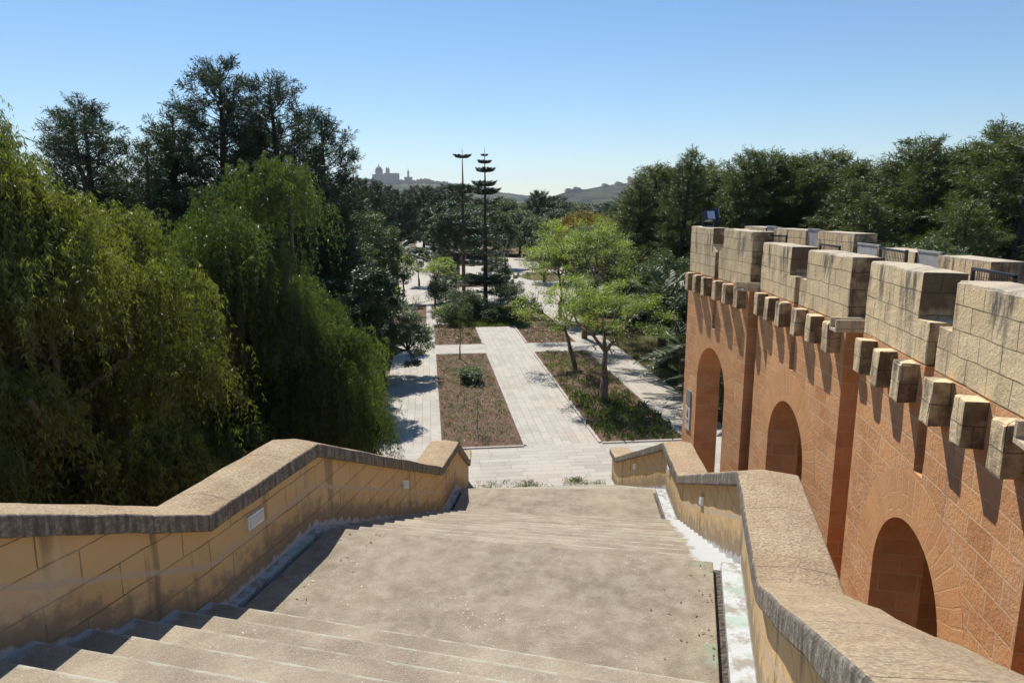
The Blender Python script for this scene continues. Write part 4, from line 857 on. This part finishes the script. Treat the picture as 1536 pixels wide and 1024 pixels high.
# bushes round the araucaria
for i, (x, y, r, h, mt, lab) in enumerate([(5.6, 52, 1.55, 1.9, 'mid', 'largest round bush right of the araucaria trunk'), (3.6, 51, .9, 1.1, 'darkleaf', 'dark low bush left of the araucaria trunk'), (2.2, 52.5, 1.2, 1.6, 'mid', 'leafy bush in the grass left of the araucaria'), (6.9, 50.2, 1.1, 1.3, 'darkleaf', 'dark bush between the round bush and the yellow green tree'),
        (1.3, 58.5, 1.1, 2.2, 'darkleaf', 'upright dark bush at the edge of the left path'), (6.9, 60, 1.2, 1.6, 'darkleaf', 'dark bush beyond the largest round bush'), (3.1, 57.2, .8, 1.0, 'mid', 'small bush at the near edge of the plaza'), (1.4, 49.5, .9, 1.0, 'lime_leaf', 'bright green bush beside the middle bed'),
        (2.3, 82, .9, 1.2, 'darkleaf', 'little dark bush on the plaza lawn'), (1.6, 93, 1.1, 1.6, 'mid', 'rounded green bush left of the dark hedge'), (14.2, 84, 1.6, 1.9, 'darkleaf', 'dark bush at the right edge of the plaza'), (-3.6, 50, 1.0, .9, 'grass', 'yellow green bush beside the small tree on the left')]):
    CT('bush', (x, y, 0), [(0,0,h*.58,r*1.2,r*1.2,h*.6), (r*.3,-r*.2,h*.45,r*.9,r*.9,h*.5)], 56, 110, .11, M[mt], 70+i, lab, 'bush', 'bushes in the garden', trunk=(0, .5), cr=(.2, .32), shell=.4)
CT('broadleaf_tree', (3.6, 84, 0), [(0,0,5.2,3.2,2.6,2.6), (-2,0,4.2,2,2,2), (2.2,0,4.6,2,2,2.2)], 210, 150, .19, M['darkleaf'], 120, 'spreading dark tree on the plaza lawn, crossed by the farther araucaria', flat=.6, trunk=(.22, 2.0))
CT('broadleaf_tree', (9.0, 92, 0), [(0,0,4.8,2.8,2.4,2.6), (1.6,0,3.6,2,2,2)], 150, 140, .19, M['mid'], 121, 'green tree beyond the plaza just right of the nearer araucaria', flat=.6, trunk=(.2, 1.6))
CT('broadleaf_tree', (12.4, 74, 0), [(0,0,3.4,2.2,2.4,2.2), (.6,-2,2.4,1.8,1.8,1.7)], 130, 140, .16, M['darkleaf'], 122, 'dark tree at the right edge of the plaza under the bright crowns', flat=.6, trunk=(.16, 1.0))
CT('broadleaf_tree', (-.9, 72, 0), [(0,0,2.6,1.3,1.4,1.6)], 60, 130, .14, M['mid'], 123, 'small bushy tree standing on the far left path', flat=.6, trunk=(.1, .8))
CT('small_tree', (1.5, 60.5, 0), [(0,0,2.5,1.1,1.1,1.2), (.5,-.3,1.6,.9,.9,.9)], 70, 110, .12, M['lime_leaf'], 126, 'bright yellow green little tree over a dark bush beside the left path', flat=.5, trunk=(.08, 1.0))
CT('bush', (2.9, 49.6, 0), [(0,0,1.1,1.0,1.0,1.1), (.9,.5,.8,.9,.8,.8)], 70, 110, .1, M['mid'], 127, 'tall green bush in the grass in front of the araucaria', 'bush', 'bushes in the garden', trunk=(0, .4), cr=(.22, .36), shell=.35)
CT('bush', (1.0, 55.0, 0), [(0,0,1.2,1.1,1.0,1.2)], 60, 110, .11, M['darkleaf'], 128, 'dark rounded bush between the left path and the grass', 'bush', 'bushes in the garden', trunk=(0, .4), cr=(.22, .36), shell=.35)
CT('small_tree', (-2.6, 47.2, 0), [(0,0,2.0,1.0,1.0,1.2), (.4,.3,1.2,.9,.8,.8)], 60, 110, .11, M['lime_leaf'], 131, 'bright green little tree at the left border behind the leaning olive', flat=.5, trunk=(.07, .9))
CT('broadleaf_tree', (6.6, 66, 0), [(0,0,1.8,1.5,1.5,1.6), (1,0,1.2,1.1,1.1,1.1)], 80, 120, .13, M['mid'], 132, 'bushy green tree on the near edge of the plaza right of the araucarias', flat=.55, trunk=(.1, .7))
CT('bush', (4.3, 47.6, 0), [(0,0,.5,.9,.6,.5), (1.1,.2,.4,.7,.5,.4)], 50, 100, .1, M['darkleaf'], 124, 'low dark bush at the near edge of the araucaria bed', 'bush', 'bushes in the garden', trunk=(0, .4), cr=(.25, .4), shell=.3)
CT('bush', (1.9, 47.6, 0), [(0,0,.9,1.1,.9,.9), (-1.0,.3,.7,.8,.7,.7)], 60, 100, .1, M['mid'], 125, 'tall leafy bush behind the second mulch bed on the left', 'bush', 'bushes in the garden', trunk=(0, .4), cr=(.22, .36), shell=.35)
CT('hedge', (5.4, 100, 0), [(-3,0,.9,2.6,1.4,.9), (0,0,.95,2.8,1.5,.95), (3.2,0,.9,2.4,1.4,.9)], 120, 110, .16, M['darkleaf'], 90, 'dark low hedge across the middle of the plaza', 'hedge', trunk=(0, .5), cr=(.3, .45), shell=.2)
CT('hedge', (5.4, 71.5, 0), [(-1.6,0,.4,1.7,.9,.45), (1.4,0,.45,1.8,.9,.5)], 70, 110, .12, M['darkleaf'], 91, 'ragged low shrubs in the near bed of the plaza', 'hedge', trunk=(0, .5), cr=(.25, .4), shell=.2)
# bed shrubs
CT('shrub', (1.85, 31.3, 0), [(0,0,.38,.62,.62,.42)], 40, 90, .11, M['olive'], 92, 'grey green rosette shrub in the left mulch bed', 'shrub', trunk=(0, .3), cr=(.3, .45), shell=.2)
t = forked_tree('sapling', (1.65, 24.1, 0), 93, .55, 2, .35, M['olive'], .018, .4, .07, 26, (0, 0), (.25, .25, .3), .7, forks=(3,2), up=.5, bark='bark'); tag(t, 'little sapling with grey leaves near the front of the left bed', 'sapling')
t = forked_tree('sapling', (1.62, 36.6, 0), 94, .7, 4, .26, M['mid'], .035, .95, .08, 22, (0, 0), (.3, .3, .4), .85, forks=(3,2,2,1), up=.9, bark='bark'); tag(t, 'tall thin sapling with several stems in the left mulch bed', 'sapling')
t = forked_tree('bare_tree', (8.0, 72.0, 0), 95, 1.4, 4, .55, M['lime_leaf'], .09, 1.1, .07, 3, (0, 0), (.3, .3, .3), .75, forks=(3,2,2,2), up=.4, bark='bark_pale'); tag(t, 'bare little tree standing on the plaza right of the araucaria', 'tree')
t = forked_tree('bare_shrub', (-.9, 49.5, 0), 96, .2, 3, .5, M['olive'], .03, .6, .07, 5, (0, 0), (.2, .2, .3), .8, forks=(4,3,2), up=.6, bark='bark_pale'); tag(t, 'bare twiggy shrub at the front of the left path bed', 'shrub')

# araucarias
def araucaria(loc, H, seed, tiers, R, label):
    g = np.random.default_rng(seed); root = empty('araucaria', loc); tag(root, label, 'tree', 'araucarias'); tb = MB(); Q = []; V = []
    tb.tube([(0,0,-.1),(0,0,H*.4),(0.03,0,H*.8),(0,0,H)], [.19,.15,.07,.015], 10)
    for (zf, rf, dense) in tiers:
        z = zf*H; n = int(5+rf*5) if dense > .5 else 5; r = R*rf
        for i in range(n):
            a = 2*pi*i/n+g.normal()*.12+zf*9; L = r*g.uniform(.85, 1.1); h = np.array([cos(a), sin(a), 0]); up = .42 if zf > .55 else -.03
            pts = [np.array([0, 0, z])+h*L*t+np.array([0, 0, L*up*t*t*.9]) for t in (0, .3, .6, 1)]
            tb.tube(pts, [.035, .025, .018, .008], 4, cap=False)
            m = int(120*dense*max(.4, rf)); t = g.uniform(.12, 1, m); base = np.array([0, 0, z])+h*L*t[:, None]+np.array([0, 0, 1.])*(L*up*t*t*.9)[:, None]
            side = np.cross(h, [0, 0, 1.])*g.choice([-1, 1], m)[:, None]; w = (.42*L*np.sin(np.pi*np.clip(t, .05, .95))**.7+.05)*g.uniform(.3, 1, m)
            c = base+side*w[:, None]*.55; c[:, 2] += w*.28; dd = side*.8+h*.5+np.array([0, 0, .35])
            Q.append(quads(c, dd, w*.6+.1, .055, g)); V.append(g.normal(.45, .15, m))
            Q.append(quads(base, side+h*.4, w+.08, .05, g)); V.append(g.normal(.45, .15, m))
    Q.append(quads(np.array([[0, 0, H*.985]]), np.array([[0, 0, 1.]]), .5, .03, g)); V.append(np.array([.5]))
    for sgn in (-1, 1): Q.append(quads(np.array([[0, 0, H*.98]]), np.array([[sgn, 0, .15]]), .22, .05, g)); V.append(np.array([.5]))
    tb.build('trunk', M['bark_dark'], root, smooth=True); leaf_obj('crown', Q, V, M['arau'], root)
t1 = [(.97,.09,1.6), (.925,.22,1.8), (.872,.34,2.4), (.785,.42,1.5), (.735,.50,2.4), (.675,.58,.55), (.60,.4,.4), (.53,.7,.35), (.46,.8,.4), (.38,.85,.45), (.30,.8,.4), (.21,.85,1.6), (.185,.8,1.2), (.12,.5,.5)]
araucaria((4.45, 54.1, 0), 12.1, 1, t1, 2.3, 'nearer araucaria with flat dish shaped tiers up its pole like trunk')
t2 = [(.935,.34,2.6), (.70,.85,1.8), (.64,.4,.4), (.5,.5,.3), (.3,.5,.3)]
araucaria((3.3, 64.5, 0), 13.1, 2, t2, 2.3, 'farther araucaria with a long bare gap below its top tier')

# right: belt of pines behind the arcade; three crowns shared
prot = [pine_tree('pine_tree', (16.4, 45, 0), 11.8, 3.5, 201, M['pine2'], .36, 84, 'cone', 1.35, .05), pine_tree('pine_tree', (19.0, 42, 0), 11.4, 2.9, 202, M['pine2'], .36, 84, 'wide', 1.35, .05), pine_tree('pine_tree', (21.2, 43.5, 0), 11.2, 2.7, 203, M['pine2'], .36, 84, 'cone', 1.35, .05)]
PH = [11.8, 11.4, 11.2]
def pine_copy(i, x, y, h, rz, wide=1.):
    c = dup(prot[i]); c.location = (x, y, 0); s = h/PH[i]; c.scale = (s*wide, s*wide, s); c.rotation_euler = (0, 0, rz); return c
G = 'belt of pines behind the arcade'
for i, lab in enumerate(('leftmost pine of the belt right of the far hill, with a thin leading shoot', 'pine of the right belt above the floodlight', 'rounded pine of the right belt above the arcade\'s far bays')): tag(prot[i], lab, 'tree', G)
rows = [(14.9, 49, 10.2, 'low pine at the left foot of the right belt'), (23.3, 42, 11.2, 'pine above the middle of the battlements'), (25.6, 40, 10.6, 'shorter pine with twin tips in the dip of the right skyline'), (22.6, 37, 9.6, 'lower pine just behind the middle battlements'),
        (26.5, 36, 11.6, 'pointed pine with a tall narrow tip near the right edge'), (24.6, 33.5, 10.1, 'lower pine left of the tallest right hand pines'), (25.8, 30, 12.0, 'tallest pine at the right edge with an open pointed top'), (25.0, 27.2, 11.2, 'dense pine cut by the right edge of the view'), (21.0, 31.5, 8.6, 'low pine close behind the rear battlements'), (21.5, 26.5, 8.3, 'low dense pine at the right edge just over the battlements')]
rr = random.Random(4)
for k, (x, y, h, lab) in enumerate(rows): tag(pine_copy(k % 3, x, y, h, rr.uniform(0, 6), rr.uniform(1.25, 1.5)), lab, 'tree', G)
for k in range(34):
    x = 17.5+k*.46+rr.uniform(-1, 1)+(k % 3)*2.2; y = 53-k*.68+rr.uniform(-1.5, 1.5)+(k % 3)*2; tag(pine_copy(k % 3, x, y, rr.uniform(10.3, 11.6), rr.uniform(0, 6), rr.uniform(1.4, 1.75)), 'dark pine filling the depth of the belt behind the arcade', 'tree', 'pines filling the belt behind the arcade')
# far wood: rows of pines and round trees beyond the plaza
far = [clump_tree('round_tree', (4.2, 106, 0), [(0,0,6.0,3.9,3.6,3.0), (-2,0,4.2,2.8,2.6,2.6), (2.4,0,4.2,2.8,2.6,2.6), (0,-1,2.4,3.4,2.6,1.6)], 190, 130, .26, M['darkleaf'], 301, (.3, 2.2), .6), clump_tree('round_tree', (12.5, 122, 0), [(0,0,6.4,3.8,3.8,3.2), (2.2,-1,4.2,2.8,2.8,2.6), (-1,-1,2.6,3.6,2.8,1.8)], 180, 120, .28, M['mid'], 302, (.3, 2.2), .6), pine_tree('pine_tree', (-7.4, 120, 0), 10.8, 3.4, 303, M['pine'], .5, 70, 'round', 1.2, .1)]
FH = [9.2, 9.6, 10.8]
tag(far[0], 'broad dark tree standing over the plaza hedge behind the araucarias', 'tree'); tag(far[1], 'rounded tree right of the araucarias beyond the plaza', 'tree', 'trees beyond the plaza'); tag(far[2], 'dark pine below the hilltop cathedral', 'tree', 'trees beyond the plaza')
def far_copy(i, x, y, h, w, lab):
    c = dup(far[i]); c.location = (x, y, 0); s = h/FH[i]; c.scale = (s*w, s*w, s); c.rotation_euler = (0, 0, rr.uniform(0, 6)); tag(c, lab, 'tree', 'trees beyond the plaza'); return c
for a in [(0, 9.5, 119, 7.2, 1.2, 'low dark tree at the back of the plaza, left part'), (1, 15.5, 117, 7.6, 1.1, 'low green tree at the back of the plaza, middle part'), (0, 21, 112, 7.8, 1.1, 'low dark tree at the back of the plaza, right part'), (0, 6.5, 128, 8.6, 1.1, 'dark tree standing close behind the plaza hedge'), (2, -11.5, 112, 10.0, 1.1, 'dark pine at the left end of the far trees'), (2, -4.2, 118, 10.2, 1.1, 'dark pine just right of the hilltop cathedral'), (2, -.6, 142, 11.4, 1.1, 'dark pine at the end of the left path'), (2, 4.6, 150, 11.5, 1.2, 'dark pine left of the farther araucaria'), (0, 8.2, 112, 7.4, 1., 'dark round tree right of the broad tree'),
        (1, 16.8, 108, 6.7, 1.1, 'grey green rounded tree at the right side of the plaza'), (0, 11.0, 130, 8.4, 1.1, 'dark round tree beyond the plaza right of the araucarias'), (2, 21.8, 138, 10.5, .8, 'pointed dark tree in the middle of the right skyline'), (0, 24.5, 136, 9.6, 1.1, 'dark tree right of the pointed one'), (1, 20.5, 96, 6.8, 1.1, 'rounded tree behind the rusty dome'), (0, 27, 110, 7.1, 1.2, 'dark tree in front of the right hill'),
        (1, 24, 84, 7.0, 1.1, 'dull green tree behind the olive'), (0, 30, 95, 7.8, 1.2, 'dark tree between the right hill and the pine belt'), (0, 1.2, 128, 8.3, .9, 'dark tree over the shaded far path'), (2, -9, 75, 10.6, .9, 'dark pine behind the left palm'), (0, -9.5, 60, 7.4, .8, 'dark tree behind the grey green left tree'), (2, -7.0, 88, 10.6, 1.0, 'tall dark pine left of the far path')]: far_copy(*a)
t = far_copy(1, -.1, 152, 6.6, .62, 'yellow green tree beside the far path'); 
for ch in t.children:
    if ch.name.startswith('crown'): me = ch.data.copy(); ch.data = me; me.materials[0] = M['lime_leaf']
for k in range(46):
    x = -70+k*4.2+rr.uniform(-2, 2); y = 170+rr.uniform(0, 60)
    c = far_copy((0, 2, 1)[k % 3], x, y, rr.uniform(8.6, 10.2), rr.uniform(1.1, 1.5), 'dark tree in the wood that closes the far end of the garden'); c['group'] = 'trees closing the far end of the garden'
for k in range(20):
    x = -34+k*1.35+rr.uniform(-1, 1); y = 46+rr.uniform(-5, 26)+k*.3
    if x > -9: continue
    c = pine_copy(k % 3, x, y, rr.uniform(8.5, 10.5), rr.uniform(0, 6), 1.2); tag(c, 'dark pine in the wood behind the left group', 'tree', 'pines behind the left group')
# woodland beyond, one mass
g = np.random.default_rng(77); n = 2600; cx_ = g.uniform(-260, 420, n); cy_ = g.uniform(240, 900, n); Q = []; V = []
for k in range(34):
    d = rdir(g, n); P_ = np.stack([cx_, cy_, np.full(n, 4.5)], 1)+d*np.array([4.2, 4.2, 3.6]); P_[:, 2] = np.maximum(P_[:, 2], .3); Q.append(quads(P_, rdir(g, n)+d, 2.0, 1.3, g, d+np.array([0, 0, .4]))); V.append(g.random(n)*.6+.2)
o = leaf_obj('woodland', Q, V, M['darkleaf']); tag(o, 'far woodland reading as one dark band below the hills', 'woodland', None, 'stuff')

# ------------------------------------------------------------------ small things in the garden
b = empty('bench', (11.0, 80.6, .05), radians(15)); tag(b, 'small bench at the right edge of the plaza', 'bench')
k = MB(); k.box((0,0,.45), (1.5,.42,.06)); k.build('seat', M['wood'], b, .01)
for sx in (-.6, .6): k = MB(); k.box((sx,0,.21), (.1,.36,.42)); k.build('leg', M['grey'], b, .01)
b = empty('litter_bin', (-2.1, 24.1, 0)); tag(b, 'dark slatted litter bin in the shade at the near end of the left path', 'litter bin')
k = MB(); 
for i in range(12): a = 2*pi*i/12; k.box((.2*cos(a), .2*sin(a), .42), (.012, .085, .8), a)
k.build('slats', M['wood'], b); k = MB(); k.lathe([(.0,.03),(.19,.03),(.19,.82),(.0,.82)], (0,0,0), 16); k.build('liner', M['dark'], b); k = MB(); k.lathe([(.22,.8),(.235,.82),(.22,.85),(.17,.85),(.17,.8)], (0,0,0), 16); k.build('rim', M['steel'], b)
b = empty('bollard', (-2.35, 39.2, 0)); tag(b, 'short dark post with a flat cap at the left edge of the path', 'post')
k = MB(); k.lathe([(.09,0),(.06,.05),(.05,.7),(.09,.72),(.09,.78),(0,.8)], (0,0,0), 12); k.build('post', M['dark'], b, 0, True)
# two walkers far down the path
def person(loc, rz, shirt, lab):
    r = empty('person', loc, rz); tag(r, lab, 'person', 'people on the far path')
    me = bpy.data.meshes.new('body'); v = [(0,0,.95),(0,0,1.15),(0,0,1.38),(0,.0,1.5),(0,.02,1.66),(.2,0,1.4),(.27,.02,1.13),(.25,.1,.88),(-.2,0,1.4),(-.27,-.02,1.13),(-.25,.06,.88),(.09,0,.88),(.11,.1,.5),(.11,.06,.06),(.11,.18,.03),(-.09,0,.88),(-.11,-.04,.5),(-.11,-.2,.08),(-.11,-.08,.03)]
    e = [(0,1),(1,2),(2,3),(3,4),(2,5),(5,6),(6,7),(2,8),(8,9),(9,10),(0,11),(11,12),(12,13),(13,14),(0,15),(15,16),(16,17),(17,18)]
    me.from_pydata(v, e, []); o = bpy.data.objects.new('body', me); link(o, r); me.materials.append(shirt)
    md = o.modifiers.new('skin', 'SKIN'); rad = [.15,.14,.17,.06,.11,.07,.05,.035,.07,.05,.035,.1,.07,.05,.04,.1,.07,.05,.04]
    for i, sv in enumerate(me.skin_vertices[0].data): sv.radius = (rad[i], rad[i]); sv.use_root = (i == 0)
    o.modifiers.new('sub', 'SUBSURF').levels = 1; return r
cl = [m_plain('dark clothing', (.03, .03, .04), .8), m_plain('brown clothing', (.09, .05, .04), .8)]
person((-.85, 178, .05), .2, cl[0], 'left one of two walkers in dark clothes far down the left path'); person((.05, 179, .05), -.1, cl[1], 'right one of two walkers in dark clothes far down the left path')

# ------------------------------------------------------------------ far hills and towns
def m_hill():
    n = NT('wooded hillside with fields'); v = n.coord()
    w = n.ramp(n.noise(v, .012, 6, .7), .42, .55); c = n.mix(w, (.075, .08, .045), (.025, .035, .022))
    vc = n.voro(n.mapping(v, (0,0,0), (0,0,.4), (1, .4, 1)), .009, out='Color'); c = n.mix(n.ramp(n.noise(v, .004, 3), .5, .6, 0, .7), c, n.mix(n.sep(vc)[0], (.07, .09, .035), (.13, .11, .065)))
    return n.done(c, .95, n.noise(v, .05, 6, .75), 8, 1, .05)
M['hill'] = m_hill()
def hill(name, pts, depth, foot, seed):
    """pts: (x, y, z) of the crest line; slopes to the front and back"""
    g = np.random.default_rng(seed); n = 90; X = []; xs = [p[0] for p in pts]; rows = 14; b = MB(); V = []
    for i in range(n+1):
        x = xs[0]+(xs[-1]-xs[0])*i/n; z = float(np.interp(x, xs, [p[2] for p in pts])); y = float(np.interp(x, xs, [p[1] for p in pts]))
        for j in range(rows+1):
            t = j/rows*2-1; zz = z*(1-abs(t))**(.8)*1.0; zz += (g.normal()*z*.012 if abs(t) < .98 else 0)+(sin(x*.011+j)*z*.02); V.append((x+t*foot*.1, y+t*depth, max(zz, -3) if abs(t) < .99 else -5))
    F = [(i*(rows+1)+j, (i+1)*(rows+1)+j, (i+1)*(rows+1)+j+1, i*(rows+1)+j+1) for i in range(n) for j in range(rows)]
    o = mesh_obj(name, V, F, M['hill'], None, None, None, True); o['kind'] = 'structure'; return o
hill('hill', [(-1100, 3100, 70), (-560, 3100, 108), (-380, 3100, 116), (-150, 3100, 115), (20, 3100, 110), (120, 3100, 98), (290, 3100, 76), (450, 3100, 56), (700, 3100, 35)], 700, 0, 1)
hill('hill', [(230, 2000, 4), (330, 2000, 26), (395, 2000, 50), (505, 2000, 66), (640, 2000, 79), (760, 2000, 86), (1000, 2000, 80), (1400, 2000, 70)], 500, 0, 2)
def m_town():
    n = NT('far limestone town'); v = n.coord()
    c = n.mix(n.noise(v, .06, 4), (.42, .33, .24), (.56, .46, .36)); b = n.brick(n.mapping(v, (0,0,0), (radians(90),0,0)), 6, 4.5, .9, c, c, (.2, .16, .12), .5); return n.done(n.mix(.35, c, b.outputs[0]), .9)
M['town'] = m_town(); M['dome'] = m_plain('grey brown lead dome', (.22, .17, .16), .7)
def house(x, y, z, w, d, h, lab, grp, seed):
    r = random.Random(seed); k = MB(); k.box((0, 0, h/2-6), (w, d, h+12))
    k.box((-w*.2, 0, h+1.6), (w*.45, d*.7, 3.6)); k.box((w*.28, d*.1, h+.9), (w*.25, d*.5, 2.2)); k.box((w*.5+w*.12, 0, h*.35-6), (w*.28, d*.8, h*.7+12))
    o = k.build('house', M['town']); o.location = (x, y, z); tag(o, lab, 'house', grp); return o
r5 = random.Random(9)
cxx = -400
for k in range(30):
    w = r5.uniform(16, 34); h = r5.uniform(9, 17); z = float(np.interp(cxx, [-560, -380, -150, 20, 120, 290], [108, 116, 115, 110, 98, 76]))-8
    house(cxx+w/2, 3070+r5.uniform(-25, 20), z+2, w, 24, h, 'pale limestone house in the hilltop town on the left horizon', 'houses of the hilltop town', k); cxx += w*.9+r5.uniform(-3, 6)
# px->x at 3070 m: city dome at px 568
ca_ = empty('cathedral', (-168, 3050, 112)); ca_.scale = (.92, .92, .92); tag(ca_, 'domed cathedral with paired belfries above the hilltop town', 'cathedral')
k = MB(); k.box((0,0,10), (110, 50, 40)); k.box((30,0,18), (70,40,36)); k.build('nave', M['town'], ca_)
k = MB(); k.lathe([(17,28),(17,46),(18,46),(18,48),(16,48)], (-26,0,0), 20); k.build('drum', M['town'], ca_); k = MB(); k.lathe([(16.5,48),(15.5,54),(12,60),(7,64.5),(2.6,66),(2.4,72),(1,73.5),(.3,79)], (-26,0,0), 20); k.build('dome', M['dome'], ca_, 0, True)
for x, y in ((10, -15), (17, 15)):
    k = MB(); k.box((x,y,32), (9,9,34)); k.box((x,y,50), (10.5,10.5,1.5)); k.lathe([(4.6,50),(4.2,56),(2,60),(.8,62),(.2,69)], (x,y,0), 8); k.build('bell_tower', M['town'], ca_)
cs = empty('church', (-71, 3050, 106)); tag(cs, 'slender church steeple standing right of the cathedral', 'church')
k = MB(); k.box((0,0,12), (34,22,24)); k.build('nave', M['town'], cs); k = MB(); k.box((0,0,24), (8,8,34)); k.lathe([(4.4,41),(3.8,47),(1.6,50),(.3,62)], (0,0,0), 8); k.build('steeple', M['town'], cs)
for k, (x, z, w, h) in enumerate(((404, 50, 26, 7), (424, 52, 20, 9), (505, 64, 16, 7), (545, 70, 20, 6), (576, 74, 6, 17), (602, 74, 36, 11), (640, 76, 40, 14), (676, 80, 36, 10))):
    house(x, 1985, z-2, w, 22, h, ('lone pale tower house on the right hill' if w < 10 else 'pale building on the crest of the right hill'), None if w < 10 else 'buildings on the right hill', 60+k)
# ------------------------------------------------------------------ air
hz = MB(); hz.box((0, 3760, 199), (12100, 10620, 402))
hm = bpy.data.materials.new('clear spring haze'); hm.use_nodes = True; ht = hm.node_tree; ht.nodes.remove(ht.nodes['Principled BSDF'])
pv = ht.nodes.new('ShaderNodeVolumePrincipled'); pv.inputs['Color'].default_value = (.80, .88, 1, 1); pv.inputs['Density'].default_value = .00007; pv.inputs['Anisotropy'].default_value = .2
ht.links.new(pv.outputs[0], ht.nodes['Material Output'].inputs['Volume'])
o = hz.build('haze', hm); tag(o, 'thin blue air between the garden and the far hills', 'haze', None, 'stuff')
